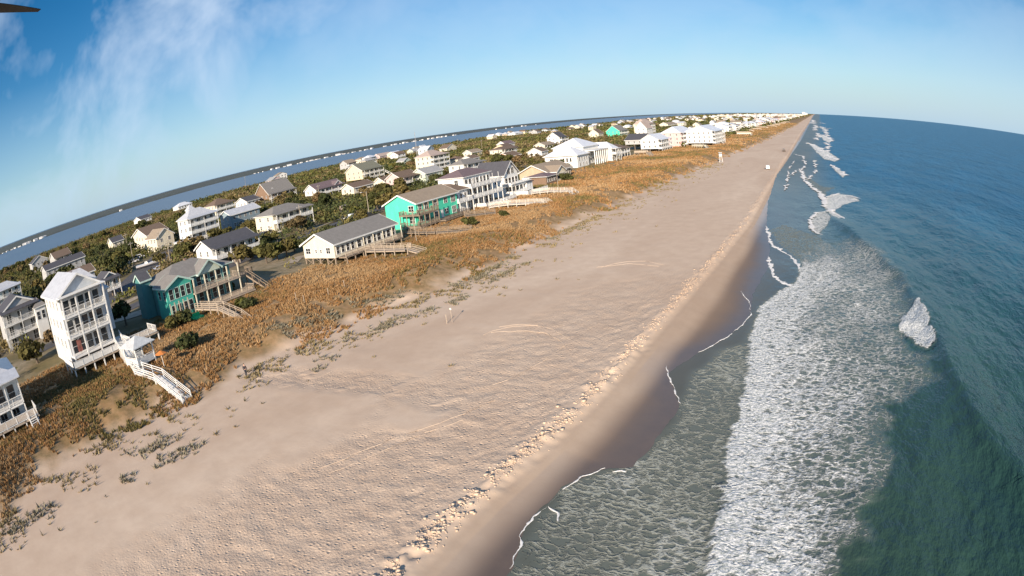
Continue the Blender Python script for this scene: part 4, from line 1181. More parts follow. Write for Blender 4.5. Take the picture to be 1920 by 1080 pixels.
# ---- second row and beyond, placed one by one ---------------------------------------------------------
HL = [
 # label, pixel, w, dx, ze, floors, wall, roof, kind, rh, porch, level, short
 ('grey three-storey house with white balconies and corner turret, left of the tall white house', (4, 592), 12, 13, 13.0, 3, 'grey', 'dark', 'gx', 2.6, True, 2, 'turret house'),
 ('pale blue-green house with silver roof at the left edge above the turret house', (-12, 552), 15, 12, 12.0, 2, 'paleblue', 'silver', 'hip', 2.4, True, 2, 'pale blue-green house'),
 ('cream house with olive gable roof left of the hip-roofed white porch house', (293, 447), 9.5, 12, 10.0, 2, 'cream', 'tan', 'gx', 3.0, False, 1, 'olive-roofed cream house'),
 ('white three-level porch house with pale hip roof and full columns, behind the dark teal house', (356, 411), 14.2, 9.5, 15.0, 3, 'lilac', 'silver', 'hip', 3.2, True, 2, 'white columned house'),
 ('small white cottage with dark gable roof and wooden stairs, directly behind the dark teal house', (404, 467), 16, 9.6, 9.6, 1, 'white', 'dark', 'gy', 2.2, True, 2, 'white stair cottage'),
 ('cream two-balcony house with brown hip roof behind the white columned house', (406, 385), 13.5, 13, 13.0, 2, 'cream', 'brown', 'hip', 3.2, True, 2, 'cream balcony house'),
 ('dark blue-grey house with pale flat-looking gable roof', (432, 404), 16.5, 9, 11.0, 2, 'bluegrey', 'silver', 'gy', 2.0, False, 2, 'blue-grey house'),
 ('cream and pink house with grey hip roof, upper balcony and white columns', (518, 403), 17.4, 11, 10.8, 2, 'cream', 'grey', 'hip', 2.3, True, 2, 'cream and pink house'),
 ('big steep grey-roofed house with white dormer, behind the trees', (508, 364), 21, 15, 10.5, 1, 'brown', 'grey', 'gy', 7.0, True, 1, 'dormer house'),
 ('white cottage with dark cross gable near the sound, left of the dormer house', (463, 378), 10, 13, 9.5, 1, 'white', 'dark', 'gy', 2.6, False, 1, 'soundside cottage'),
 ('white house with brown roof, front gable and long white balcony', (597, 355), 20, 9, 10.0, 1, 'white', 'purple', 'gy', 2.8, True, 2, 'long-balcony house'),
 ('low cream house with brown gable roof beside the long-balcony house', (663, 352), 14, 8.5, 9.0, 1, 'cream', 'brown', 'gy', 2.0, False, 1, 'low cream house'),
 ('yellow gable-ended house with olive roof and white balcony', (683, 319), 19, 15, 12.5, 2, 'yellow', 'green', 'gy', 4.6, True, 2, 'yellow gable house'),
 ('small tan garage-like cottage in front of the yellow gable house', (722, 341), 13.2, 8, 8.0, 1, 'cream', 'brown', 'gy', 2.4, False, 1, 'tan cottage'),
 ('rose house with brown roof and white balcony right of the tan cottage', (757, 333), 13, 9, 10.0, 1, 'rose', 'brown', 'gy', 2.6, True, 2, 'rose house'),
 ('white gabled house with pale green-grey roof beyond the rose house', (797, 325), 14, 8.5, 10.0, 2, 'palegreen', 'palegrey', 'gy', 2.4, False, 2, 'green-grey roofed house'),
 ('large pinkish cream house with pink hip roof and long upper deck', (812, 292), 17, 12, 15.0, 3, 'cream', 'pinkish', 'hip', 3.4, True, 2, 'pink-roofed house'),
 ('white house with grey hip roof and wraparound balcony, behind the stacked-balcony house', (876, 308), 17.5, 9, 11.0, 2, 'white', 'grey', 'hip', 2.4, True, 2, 'wraparound-balcony house'),
 ('long flat grey-roofed house in shade behind the tall white house', (86, 508), 24, 12, 10.5, 2, 'grey', 'dark', 'gy', 2.0, False, 1, 'long grey-roofed house'),
 ('brown-roofed house right behind the tall white house', (135, 522), 10, 10, 10.0, 1, 'grey', 'brown', 'gy', 2.0, False, 1, 'brown-roofed house'),
 ('grey shingled house with small white gable at far left near the sound', (60, 495), 13.7, 12, 10.5, 2, 'grey', 'dark', 'gx', 3.2, False, 1, 'grey shingled house'),
 ('grey house with big sloping roof and white porch posts at far left', (104, 485), 12, 16, 11.0, 2, 'grey', 'brown', 'gy', 3.0, True, 1, 'far left porch house'),
 ('cream gable-fronted house with large brown roof near the sound', (275, 442), 12.5, 20, 11.0, 2, 'cream', 'brown', 'gy', 3.4, False, 1, 'large brown-roofed house'),
 ('small cream cottage with dark roof left of the large brown-roofed house', (211, 455), 8, 9, 9.0, 1, 'cream', 'dark', 'gy', 2.4, False, 1, 'small cream cottage'),
 ('white-trimmed dark-roofed house at the edge of the sound', (264, 412), 12, 18, 10.0, 1, 'white', 'dark', 'gy', 2.6, False, 1, 'white-trimmed house'),
 ('white-roofed house standing alone against the sound', (334, 388), 17, 12, 10.5, 1, 'white', 'white', 'hip', 3.0, False, 1, 'white-roofed sound house'),
 ('small blue-shaded house with white truss gable between tall white and dark teal houses', (196, 527), 5.5, 7, 9.5, 1, 'bluegrey', 'dark', 'gx', 1.6, True, 2, 'truss-gable house'),
 ('coral-roofed low house among trees behind the glazed-gable house', (955, 293), 14, 9, 9.0, 1, 'coral', 'brown', 'gy', 2.2, False, 1, 'coral house'),
 ('cream house with brown roof and balcony above the coral house', (946, 280), 20, 10, 11.0, 1, 'cream', 'brown', 'hip', 2.0, True, 1, 'cream house by the coral house'),
 ('small white house with dark gable roof above the coral house', (948, 270), 16, 9, 11.5, 1, 'white', 'purple', 'gy', 2.6, False, 1, 'small white gabled house'),
 ('white two-window cottage left of the big white mansion', (1015, 284), 9, 9.5, 9.5, 1, 'white', 'brown', 'gy', 2.4, False, 1, 'two-window cottage'),
 ('tall white gable-fronted house behind the big white mansion\'s left wing', (1053, 257), 14, 12, 13.0, 2, 'white', 'dark', 'gy', 4.6, True, 1, 'tall white gabled house'),
 ('low tan roofed house between two-window cottage and big white mansion', (1026, 272), 18, 9, 9.5, 1, 'cream', 'tan', 'gy', 2.2, True, 1, 'tan roofed cottage'),
 ('dome-roofed white house alone by the sound shore', (938, 252), 20, 15, 11.0, 2, 'white', 'white', 'hip', 4.0, True, 1, 'lone white sound house'),
 ('white low-roofed house second from the lone white sound house', (966, 250), 30, 14, 12.0, 1, 'white', 'white', 'hip', 3.0, False, 1, 'second sound house'),
 ('cream house among trees behind the wraparound-balcony house', (858, 299), 9, 9, 9.5, 1, 'cream', 'brown', 'hip', 2.2, False, 1, 'cream house in the trees'),
 ('white low house right of the cream house in the trees', (884, 297), 9.5, 8, 9.0, 1, 'white', 'brown', 'gy', 1.8, False, 1, 'low white house'),
 ('pale low house with tan roof near the cross-shaped antenna', (884, 286), 15, 8, 9.5, 1, 'cream', 'tan', 'gy', 2.2, False, 1, 'pale low house'),
 ('cream twin-gable house with brown roof left of the pale low house', (838, 278), 18, 10, 11.0, 1, 'cream', 'brown', 'gx', 4.0, False, 1, 'twin-gable cream house'),
 ('pale grey-roofed house by the tall radio mast', (774, 283), 20, 10, 10.0, 1, 'palegreen', 'palegrey', 'gy', 3.0, False, 1, 'mast house'),
 ('pale roofed cottage below the tall radio mast', (757, 302), 9, 8, 8.5, 1, 'palegreen', 'palegrey', 'gx', 2.4, False, 1, 'mast cottage'),
 ('rose pink house by the sound above the yellow gable house', (712, 293), 24, 12, 11.0, 1, 'rose', 'pinkish', 'gy', 3.4, False, 1, 'rose sound house'),
 ('grey gabled oceanfront house with white balcony, left of the white-roofed one', (1212, 262), 22, 13, 11.0, 1, 'grey', 'dark', 'gx', 3.8, True, 2, 'grey gabled house'),
 ('cream low oceanfront house between big white mansion and grey gabled house', (1160, 279), 19, 9, 9.6, 1, 'cream', 'brown', 'hip', 2.2, True, 2, 'cream low oceanfront house'),
 ('white-roofed two-level oceanfront house beside the grey gabled house', (1240, 262), 26, 12, 11.5, 2, 'white', 'white', 'gy', 3.4, True, 2, 'white-roofed neighbour'),
 ('pink oceanfront house with white roof and white seaward balconies', (1281, 249), 44, 15, 14.0, 3, 'pink', 'white', 'hip', 4.5, True, 2, 'pink house'),
 ('large white oceanfront house just beyond the pink house', (1340, 246), 44, 20, 14.5, 3, 'white', 'white', 'gy', 4.0, True, 2, 'large white neighbour'),
 ('turquoise gabled house half hidden inland among trees', (1165, 245), 24, 14.5, 12.5, 2, 'mint', 'grey', 'gy', 5.5, True, 1, 'far turquoise house'),
 ('yellowish cream gabled house left of the far turquoise house', (1122, 250), 14, 11, 11.0, 2, 'cream', 'brown', 'gy', 4.5, False, 1, 'yellowish gabled house'),
 ('tall white gable house right of the far turquoise house', (1212, 240), 18, 10, 16.0, 3, 'white', 'pinkish', 'gy', 6.0, False, 1, 'tall white inland house'),
 ('rose-topped tall house behind the tall white inland house', (1214, 232), 26, 12, 19.0, 3, 'cream', 'pinkish', 'hip', 5.0, True, 1, 'rose-topped house'),
 ('long pale cream flat-roofed building inland beyond the tall white inland house', (1252, 233), 60, 14, 11.0, 1, 'cream', 'tan', 'gy', 3.0, False, 1, 'long cream building'),
]
for (lb, P, w, dx, ze, fl_, wl, rf, kd, rh, po, lv, sh_) in HL:
    nm = 'beach_house' if dx < 30 else 'beach_mansion'
    hh = simple_house(lb, P, w, dx, ze, fl_, wl, rf, kd, rh, po, wl in ('white', 'lilac', 'cream'), lv, None, sh_, nm)
    if sh_ == 'dormer house':
        hh.block(-6.5, -3.0, 4, 7, 6.0, 8.3, 'white', 'grey', 'gx', 1.0, .3); hh.win('E', -3.0, 5.5, 6.6, 1.4, 1.2)
    if sh_ == 'turret house':
        hh.block(-1, 3.0, 10.5, 14.0, -1, 7.4, 'white', 'grey', 'hip', 1.8, .4); hh.wins('E', 3.0, 10.6, 13.9, 2, 4.5, 1.0, 1.8, 1)
    if sh_ == 'cream and pink house':
        hh.slab(.5, 3.4, -.2, 17.2, -.3, CREAMT)
    if sh_ == 'white columned house':
        hh.block(-9, -1, -3.6, -.02, 2.2, 2.6, 'white', 'silver', 'flat', .3, .4)
        hh.posts([(-8.8, -3.5), (-6.2, -3.5), (-3.6, -3.5), (-1.2, -3.5)], -1, 2.2, WHITE, .2)
        hh.block(-11.5, -8.5, 6, 9, 10, 13.6, 'white', 'silver', 'hip', 2.0, .3)
    if sh_ == 'white stair cottage':
        hh.stairs((2.3, 6.0, 2.2), (6.5, 4.2, -.2), 1.4, PALEWOOD)
    if sh_ == 'long-balcony house':
        hh.block(-4, 1.6, 12, 18.5, 2.6, 5.3, 'rose', 'purple', 'gx', 2.2, .5); hh.wins('E', 1.6, 12.4, 18.2, 2, 3.2, 1.1, 1.4)
    if sh_ == 'yellow gable house':
        hh.stairs((2.3, 20.0, 4.5), (8.0, 24, 0), 1.4, WHITE)
    if sh_ == 'tall white gabled house': hh.win('S', 0, -9, 9.0, 1.2, 1.4)

# ---- the rest of the oceanfront row, running up the coast --------------------------------------------
rng = random.Random(5)
ordn = ['first', 'second', 'third', 'fourth', 'fifth', 'sixth', 'seventh', 'eighth', 'ninth', 'tenth', 'eleventh', 'twelfth', 'thirteenth', 'fourteenth', 'fifteenth', 'sixteenth',
        'seventeenth', 'eighteenth', 'nineteenth', 'twentieth']
yy = 665.0; k = 0
while yy < 2600:
    w = rng.uniform(16, 24); dxp = rng.uniform(14, 20)
    bx = float(interp(BY, yy)); x0 = bx - 84 + rng.uniform(-5, 5) + 14 * float(sstep(400, 1400, yy))
    wl = rng.choice(['white', 'white', 'white', 'cream', 'cream', 'pink', 'paleblue', 'yellow', 'white'])
    rf = rng.choice(['white', 'palegrey', 'white', 'brown', 'tan', 'silver', 'white'])
    fl_ = rng.choice([2, 2, 3]); kd = rng.choice(['hip', 'gy', 'gx', 'hip'])
    ze = 5 + fl_ * 2.9 + 1.2
    if k < 20: lb = f'{dict(paleblue="pale blue").get(wl, wl)} {["", "", "two", "three"][fl_]}-storey oceanfront house with {dict(palegrey="pale grey").get(rf, rf)} roof, {ordn[k]} past the pink house\'s white neighbour'; gr = 'oceanfront houses'
    else:
        lb = f'distant {dict(paleblue="pale blue").get(wl, wl)} oceanfront house with {dict(palegrey="pale grey").get(rf, rf)} {"hip" if kd == "hip" else "gable"} roof far up the beach'; gr = lb.replace('house', 'houses', 1)
    if wl == 'yellow': lb = lb
    simple_house(lb, None, w, dxp, ze, fl_, wl, rf, kd, rng.uniform(2.2, 3.6), True, True, 1 if yy < 1000 else 0, gr, None, 'beach_house', None, 0, (x0, yy))
    if k % 3 == 0 and yy < 1500:
        gx0 = x0 + 4
        walkway('beach_walkway', f'pale dune crossing of the {ordn[min(k, 19)]} oceanfront house past the pink house\'s white neighbour' if k < 20 else 'distant pale dune crossing far up the beach', [(gx0, yy + 8), (gx0 + 16, yy + 8), (gx0 + 20, yy + 8)], [5.6, 5.6, 4.0], PALEWOOD, 2.0, True, group='dune crossings up the beach')
    yy += w + rng.uniform(3, 12) + (yy - 600) * 0.006; k += 1
for i_, (p0, p1, p2) in enumerate([((1190, 288), (1215, 287), (1222, 291)), ((1290, 270), (1312, 268), (1318, 273)), ((1300, 275), (1322, 276), (1330, 281)), ((1330, 263), (1352, 267), (1362, 272)), ((1382, 252), (1408, 252), (1410, 256))]):
    P = [at(*q, 5.0) for q in (p0, p1, p2)]
    walkway('beach_walkway', ['pale wooden dune crossing in front of the grey gabled house', 'cream square deck and steps in front of the pink house', 'lower pale crossing just past the pink house deck', 'white crossing in front of the large white neighbour of the pink house', 'long pale crossing beyond the large white neighbour of the pink house'][i_], P, [5.6, 5.6, 4.2], [PALEWOOD, CREAMT, CREAMT, WHITE, CREAMT][i_], 2.2, True)

# ---- inland rows -------------------------------------------------------------------------------------------
def free(x, y, r):
    for cx, cy, rx, ry in RECTS:
        if abs(x - cx) < rx + r and abs(y - cy) < ry + r: return False
    return True


n_in = 0
rng = random.Random(11)
cand = []
for i in range(2600):
    y = 430 + 2600 * rng.random() ** 1.25
    x = -150 - rng.random() * (440 + 0.05 * y)
    cand.append((x, y))
for x, y in cand:
    if n_in >= 150: break
    if y < 900 and fbm(np.array([x * .01]), np.array([y * .01]), 77, 2)[0] < .5: continue
    if not free(x, y, 14): continue
    w = rng.uniform(10, 16); dxp = rng.uniform(8, 13)
    wl = rng.choice(['white', 'white', 'white', 'cream', 'cream', 'tan', 'paleblue', 'yellow', 'grey', 'rose'])
    rf = rng.choice(['palegrey', 'grey', 'brown', 'tan', 'white', 'white', 'silver', 'brown'])
    kd = rng.choice(['hip', 'gy', 'gx']); fl_ = rng.choice([1, 2, 2, 2])
    nmz = dict(palegrey='pale grey', paleblue='pale blue')
    lb = f'distant {nmz.get(wl, wl)} {"two-storey" if fl_ == 2 else "low"} house with {nmz.get(rf, rf)} {"hip" if kd == "hip" else "gable"} roof half hidden by inland trees'
    simple_house(lb, None, w, dxp, 5 + 2.9 * fl_ + rng.uniform(1.2, 2.6), fl_, wl, rf, kd, rng.uniform(2, 3.6), rng.random() < .4, True, 0, f'distant {nmz.get(wl, wl)} {fl_}-storey houses with {nmz.get(rf, rf)} {"hip" if kd == "hip" else "gable"} roofs', None, 'beach_house', None, rng.choice([0, 0, R(8), R(-8)]), (x, y))
    n_in += 1
print('houses inland', n_in, 'front', k)

# far end of the island: one mass of pale buildings
fm = MB(); rng = random.Random(3)
for i in range(420):
    y = 2650 + 5200 * rng.random() ** 1.3
    x = float(interp(BY, y)) - 62 - rng.random() * 420
    w = rng.uniform(14, 30); d = rng.uniform(12, 22); hh_ = rng.uniform(7, 13)
    fm.box(x - d, x, y, y + w, 2, 4.5 + hh_, rng.choice([0, 0, 1])); fm.prism([(x - d - .5, 4.55 + hh_), (x + .5, 4.55 + hh_), (x - d / 2, 7.5 + hh_)], 'y', y - .5, y + w + .5, rng.choice([0, 2, 1]))
for (x, y, w, h_) in ((-150, 6200, 60, 34), (-190, 6900, 50, 42), (-170, 7600, 70, 30)): fm.box(x - 30, x, y, y + w, 2, h_, 0)
tag(fm.build('far_town', [paint('far_white', (0.72, 0.70, 0.66)), paint('far_cream', (0.6, 0.52, 0.42)), paint('far_roof', (0.3, 0.27, 0.25))]), kind='stuff')

# houses on the far shore of the sound
hm = MB(); hm.box(-7, 7, -9, 9, 0, 6, 0); hm.prism([(-7.6, 6.02), (7.6, 6.02), (0, 9.5)], 'y', -9.6, 9.6, 1)
hme = hm.mesh('shore_house', [paint('far_white', (0.72, 0.70, 0.66)), paint('far_pale_roof', (0.62, 0.6, 0.58))])
hw_ = MB().box(-7, 7, -9, 9, 0, 6).mesh('wall', paint('far_white', (0.78, 0.77, 0.74)))
hr_ = MB().prism([(-7.6, 6.02), (7.6, 6.02), (0, 9.5)], 'y', -9.6, 9.6).mesh('roof', paint('far_pale_roof', (0.62, 0.6, 0.58)))
rng = random.Random(8)
for (px0, px1, n) in ((5, 85, 11), (225, 235, 1), (555, 700, 20), (720, 860, 18), (470, 545, 7), (925, 1010, 6)):
    for i in range(n):
        px = px0 + (px1 - px0) * (i + rng.random()) / n
        py = float(np.interp(px, [0, 100, 200, 300, 460, 560, 700, 960, 1010], [481, 441, 402, 371, 331, 306, 278, 241, 234]))
        # follow the shore line at that bearing
        x, y = at(px, py, 0)
        b_ = math.atan2(y, -x); rr_ = 2000.0
        for _ in range(40):
            X_, Y_ = -rr_ * math.cos(b_), rr_ * math.sin(b_)
            s_x = -2150 - 0.16 * Y_ * (Y_ > 0) + 160 * (float(fbm(np.array([Y_ * 0.002]), np.array([Y_ * 0]), 121, 3)[0]) - 0.5)
            rr_ += (X_ - (s_x + 8)) * 0.7
        t_ = empty('shore_house', (X_, Y_, 0.3), rng.uniform(-.4, .4), 'tiny white house on the far shore of the sound', 'house', 'white houses along the far shore of the sound')
        w1 = link('wall', hw_, t_); r1 = link('roof', hr_, t_); sc1 = rng.uniform(.35, 1.15)
        w1.scale = r1.scale = (sc1, sc1 * rng.uniform(.8, 1.5), sc1 * rng.uniform(.7, 1.0))
# ------------------------------------------------------------------ paving
m_asph, t, b = pbr('asphalt', (0.09, 0.09, 0.10), 0.85, 0.2)
t.links.new(mixc(t, ramp(t, geo_noise(t, 0.5, 5, 0.7), [(0.3, 0.0), (0.7, 1.0)]), (0.07, 0.072, 0.085), (0.14, 0.135, 0.135)), b.inputs['Base Color'])
m_drive, t, b = pbr('sandy_drive', (0.40, 0.33, 0.25), 0.9, 0.2)
t.links.new(mixc(t, ramp(t, geo_noise(t, 0.7, 5, 0.7), [(0.3, 0.0), (0.7, 1.0)]), (0.30, 0.25, 0.19), (0.48, 0.40, 0.31)), b.inputs['Base Color'])


def strip(name, pts, w, mat, dz=0.09, road=True):
    P = np.array(pts, float); seg = np.hypot(*(P[1:] - P[:-1]).T); L = np.r_[0, np.cumsum(seg)]
    n = max(3, int(L[-1] / 2.0)); tt = np.linspace(0, L[-1], n)
    X = np.interp(tt, L, P[:, 0]); Y = np.interp(tt, L, P[:, 1])
    k = max(1, n // 25)
    ker = np.ones(2 * k + 1) / (2 * k + 1)
    X = np.convolve(np.pad(X, k, 'edge'), ker, 'valid'); Y = np.convolve(np.pad(Y, k, 'edge'), ker, 'valid')
    tx = np.gradient(X); ty = np.gradient(Y); l = np.hypot(tx, ty); nx, ny = -ty / l, tx / l
    rows = []
    for u in np.linspace(-.5, .5, 7):
        e = 0.25 * (fbm(tt * .4, tt * 0 + u * 9, 131, 3) - .5) if abs(u) == .5 else 0
        xx, yy_ = X + nx * (w * u + e), Y + ny * (w * u + e)
        rows.append(np.stack([xx, yy_, tz(xx, yy_, False) + dz], -1))
    V = np.stack(rows, 1)
    me = np_mesh(name, V.reshape(-1, 3), grid_faces(n, 7), mat)
    o = tag(link(name, me), kind='structure')
    if road:
        for a, c in zip(X[::3], Y[::3]): RECTS.append((a, c, w / 2 + .5, w / 2 + .5))
    return o


strip('street', [(-126, 5), (-130, 40), (-133, 70), (-136, 95), (-142, 125), (-150, 160), (-153, 230), (-160, 330), (-178, 600), (-200, 1000)], 6.5, m_asph, .08)
strip('road', [(-150, 46), (-168, 66), (-190, 84), (-214, 104), (-226, 140)], 11, m_asph, .10)
strip('driveway', [(-131, 36), (-121, 46), (-118, 57)], 6.0, m_drive, .13)
strip('driveway', [(-136, 42), (-142, 62)], 4.0, m_drive, .11)
strip('driveway', [(-106, 118), (-120, 122), (-142, 128)], 5.0, m_drive, .13)
strip('driveway', [at(622, 478, 4.6), at(560, 480, 4.6), at(545, 495, 4.6)], 3.4, m_drive, .10)
strip('road', [(-300, 100), (-305, 240), (-330, 420), (-360, 800)], 6.0, m_asph, .08)
strip('low_concrete_wall', [(-146, 126), (-151, 150)], .5, CONC, .5, False)

# ------------------------------------------------------------------ vehicles
def car(label, cat, x, y, rz, col, L=4.7, kind='suv', group=None, z=None):
    z = gz(x, y) + .1 if z is None else z
    t_ = empty('parked_' + ('truck' if kind == 'truck' else 'car'), (x, y, z), rz, label, cat, group)
    h = 1.75 if kind != 'sedan' else 1.45
    pt = paint('car_paint', col, .3)
    b_ = MB()
    b_.prism([(-L / 2, .38), (L / 2, .38), (L / 2 + .02, .72), (L / 2 - .1, .88), (L * .22, 1.0), (-L / 2, 1.02)], 'y', -.92, .92)
    if kind == 'truck': cab = [(-L * .12, 1.0), (L * .24, 1.0), (L * .10, h), (-L * .10, h)]
    elif kind == 'sedan': cab = [(-L * .38, 1.0), (L * .24, 1.0), (L * .06, h), (-L * .22, h)]
    else: cab = [(-L * .49, 1.0), (L * .26, 1.0), (L * .12, h), (-L * .44, h)]
    b_.prism(cab, 'y', -.80, .80)
    body = b_.build('body', pt, t_)
    cx_ = sum(c[0] for c in cab) / 4
    wn = [(cx_ + (p[0] - cx_) * .86, 1.04 + (p[1] - 1.0) * .78) for p in cab]
    MB().prism(wn, 'y', -.82, .82).build('side_window', GLASS, t_)
    p0, p1 = cab[1], cab[2]
    f = lambda t_s, o: (p0[0] + (p1[0] - p0[0]) * t_s + o, p0[1] + (p1[1] - p0[1]) * t_s)
    MB().prism([f(.1, -.02), f(.1, .03), f(.9, .03), f(.9, -.02)], 'y', -.70, .70).build('windscreen', GLASS, t_)
    for s1 in (-1, 1):
        MB().box(L / 2 - .03, L / 2 + .04, s1 * .62 - .2, s1 * .62 + .2, .62, .8).build('headlight', paint('lamp_lens', (.8, .8, .75), .2), t_)
    w_ = MB(); n = 14
    w_.add([(.36 * math.cos(2 * math.pi * i / n), -.12, .36 * math.sin(2 * math.pi * i / n)) for i in range(n)] + [(.36 * math.cos(2 * math.pi * i / n), .12, .36 * math.sin(2 * math.pi * i / n)) for i in range(n)],
           [tuple(range(n)), tuple(range(2 * n - 1, n - 1, -1))] + [(i, i + n, (i + 1) % n + n, (i + 1) % n) for i in range(n)])
    wm = w_.mesh('wheel', RUBBER)
    for a in (-L * .31, L * .31):
        for s1 in (-.86, .86): link('wheel', wm, t_, (a, s1, .36))
    RECTS.append((x, y, 3, 3))
    return t_


x, y = at(659, 411, 4.8); car('white pickup truck parked beyond the long cream house roof', 'truck', x, y, R(85), (.75, .74, .72), 5.4, 'truck')
x, y = at(692, 408, 4.8); car('dark off-road car parked beside the street lamp', 'car', x, y, R(80), (.05, .05, .055), 4.4)
x, y = at(284, 551, 4.8); car('white car parked at the left corner of the dark teal house', 'car', x, y, R(80), (.75, .74, .72), 4.4, 'sedan')
x, y = at(252, 492, 4.8); car('pale grey car parked farthest up the shaded lot by the trees', 'car', x, y, R(60), (.5, .5, .54), 4.8, 'sedan')
x, y = at(262, 484, 4.8); car('silver van parked behind the pale grey car in the shaded lot', 'van', x, y, R(60), (.6, .6, .62), 5.2)
x, y = at(300, 505, 4.8); car('bluish white sedan parked nearest in the shaded lot', 'car', x, y, R(70), (.55, .56, .66), 4.8, 'sedan')
x, y = at(648, 392, 4.8); car('tan car parked under trees across the street from the white pickup', 'car', x, y, R(80), (.45, .36, .3), 4.6)
x, y = at(1440, 316, 2.9); car('white truck standing on the open beach near the water, nearer of two', 'truck', x, y, R(95), (.75, .74, .72), 5.2, 'suv', None, gz(x, y))
x, y = at(1470, 283, 2.9); car('dark truck standing on the open beach far up the shore', 'truck', x, y, R(95), (.12, .10, .09), 5.2, 'suv', None, gz(x, y))


def boat(label, x, y, rz, L, col):
    t_ = empty('boat', (x, y, gz(x, y) + .1), rz, label, 'boat')
    n = 12; V = []; F = []
    for i in range(n):
        u = i / (n - 1); w_ = 1.15 * (1 - max(0, (u - .45) / .55) ** 2.2) + .02; xx = -L / 2 + L * u; k = .25 * max(0, u - .6)
        V += [(xx, -w_, 1.35 + k), (xx, -w_ * .75, .75 + k), (xx, 0, .5 + k * 2), (xx, w_ * .75, .75 + k), (xx, w_, 1.35 + k), (xx, 0, 1.28 + k)]
    for i in range(n - 1):
        for j in range(6):
            a = i * 6 + j; b2 = i * 6 + (j + 1) % 6
            F.append((a, b2, b2 + 6, a + 6))
    F += [tuple(range(6)), tuple(range(6 * n - 1, 6 * n - 7, -1))]
    MB().add(V, F).build('hull', paint('gelcoat', col, .3), t_)
    MB().prism([(-.6, 1.3), (.9, 1.3), (.5, 2.0), (-.5, 2.0)], 'y', -.5, .5).build('console', WHITE, t_)
    tr = MB(); tr.beam((-L / 2, -.6, .45), (L / 2 + 1, 0, .45), .1); tr.beam((-L / 2, .6, .45), (L / 2 + 1, 0, .45), .1); tr.beam((-1, -1.1, .4), (-1, 1.1, .4), .1)
    tr.build('trailer', DARKWOOD, t_)
    RECTS.append((x, y, 4, 4))


x, y = at(275, 500, 4.8); boat('long white boat on a trailer at the edge of the shaded lot', x, y, R(62), 8.5, (.72, .72, .74))
x, y = at(512, 447, 4.8); boat('white boat under the trees between the white stair cottage and the cream and pink house', x, y, R(95), 8.0, (.7, .7, .7))
x, y = at(505, 438, 4.8); boat('dark blue-hulled boat beside the white boat near the cream and pink house', x, y, R(95), 7.0, (.05, .07, .13))

# ------------------------------------------------------------------ poles
POLE = paint('pole_wood', (0.36, 0.31, 0.25), .9)


def pole(label, px, py, h, lamp=False, group='utility poles', zb=4.6, arm=True, r=.14):
    x, y = at(px, py, zb)
    t_ = empty('street_lamp' if lamp else 'utility_pole', (x, y, gz(x, y)), 0, label, 'street lamp' if lamp else 'utility pole', None if lamp else group)
    MB().cyl(0, 0, -.5, h, r, r * .7).build('pole', POLE, t_)
    if lamp:
        MB().beam((0, 0, h - .3), (0, -2.2, h + .1), .09).build('arm', POLE, t_)
        MB().box(-.16, .16, -2.8, -2.1, h, h + .16).build('lamp_head', WHITE, t_)
    elif arm:
        MB().box(-.06, .06, -1.1, 1.1, h - .9, h - .75).build('crossarm', POLE, t_)
        im = MB().cyl(0, 0, 0, .22, .05).mesh('insulator', WHITE)
        for a in (-1, -.4, .4, 1): link('insulator', im, t_, (0, a, h - .75))
    return t_


pole('pale utility pole in front of the small cream cottage', 241, 478, 10)
pole('short pale utility pole left of the white columned house', 302, 472, 8.5)
pole('leaning pale utility pole beyond the dark teal house roof', 322, 506, 9)
pole('thin pole at the far edge of the shaded lot of parked cars', 252, 502, 9.5)
pole('pale utility pole in front of the cream and pink house', 567, 434, 8.5)
pole('lamp post with short curved arm behind the long cream house', 693, 408, 8.5, True)
pole('pole beyond the soundside cottage against the water', 462, 360, 17)
pole('pole in the woods right of the long-balcony house', 600, 380, 9)
pole('T-shaped pole among the trees above the pale low house', 905, 288, 13)
pole('pale pole beside the twin-gable cream house', 860, 280, 14)
pole('short pole standing left of the coral house', 937, 306, 9)
pole('second short pole just right of the coral house', 950, 306, 9)
pole('thin pole on the dune by the nearest white dune crossing', 970, 385, 7.5, arm=False, r=.09)
pole('thin pole on the dune by the longer white dune crossing', 1048, 365, 7, arm=False, r=.09)
pole('thin pole left of the turquoise house deck', 781, 452, 7, arm=False, r=.09)
x, y = at(783, 300, 4.6)
t_ = empty('radio_mast', (x, y, gz(x, y)), 0, 'very tall thin radio mast rising above the horizon left of the pink-roofed house', 'radio mast')
m = MB()
for i in range(3):
    a = i * 2.094; m.beam((.35 * math.cos(a), .35 * math.sin(a), 0), (.28 * math.cos(a), .28 * math.sin(a), 29), .1)
for i in range(19):
    for j in range(3):
        a, c = j * 2.094, (j + 1) * 2.094
        m.beam((.33 * math.cos(a), .33 * math.sin(a), i * 1.5), (.33 * math.cos(c), .33 * math.sin(c), i * 1.5 + 1.5), .05)
m.build('lattice', paint('mast_steel', (.4, .4, .42)), t_)
MB().cyl(0, 0, 29, 34, .05).build('antenna', paint('mast_steel', (.4, .4, .42)), t_)

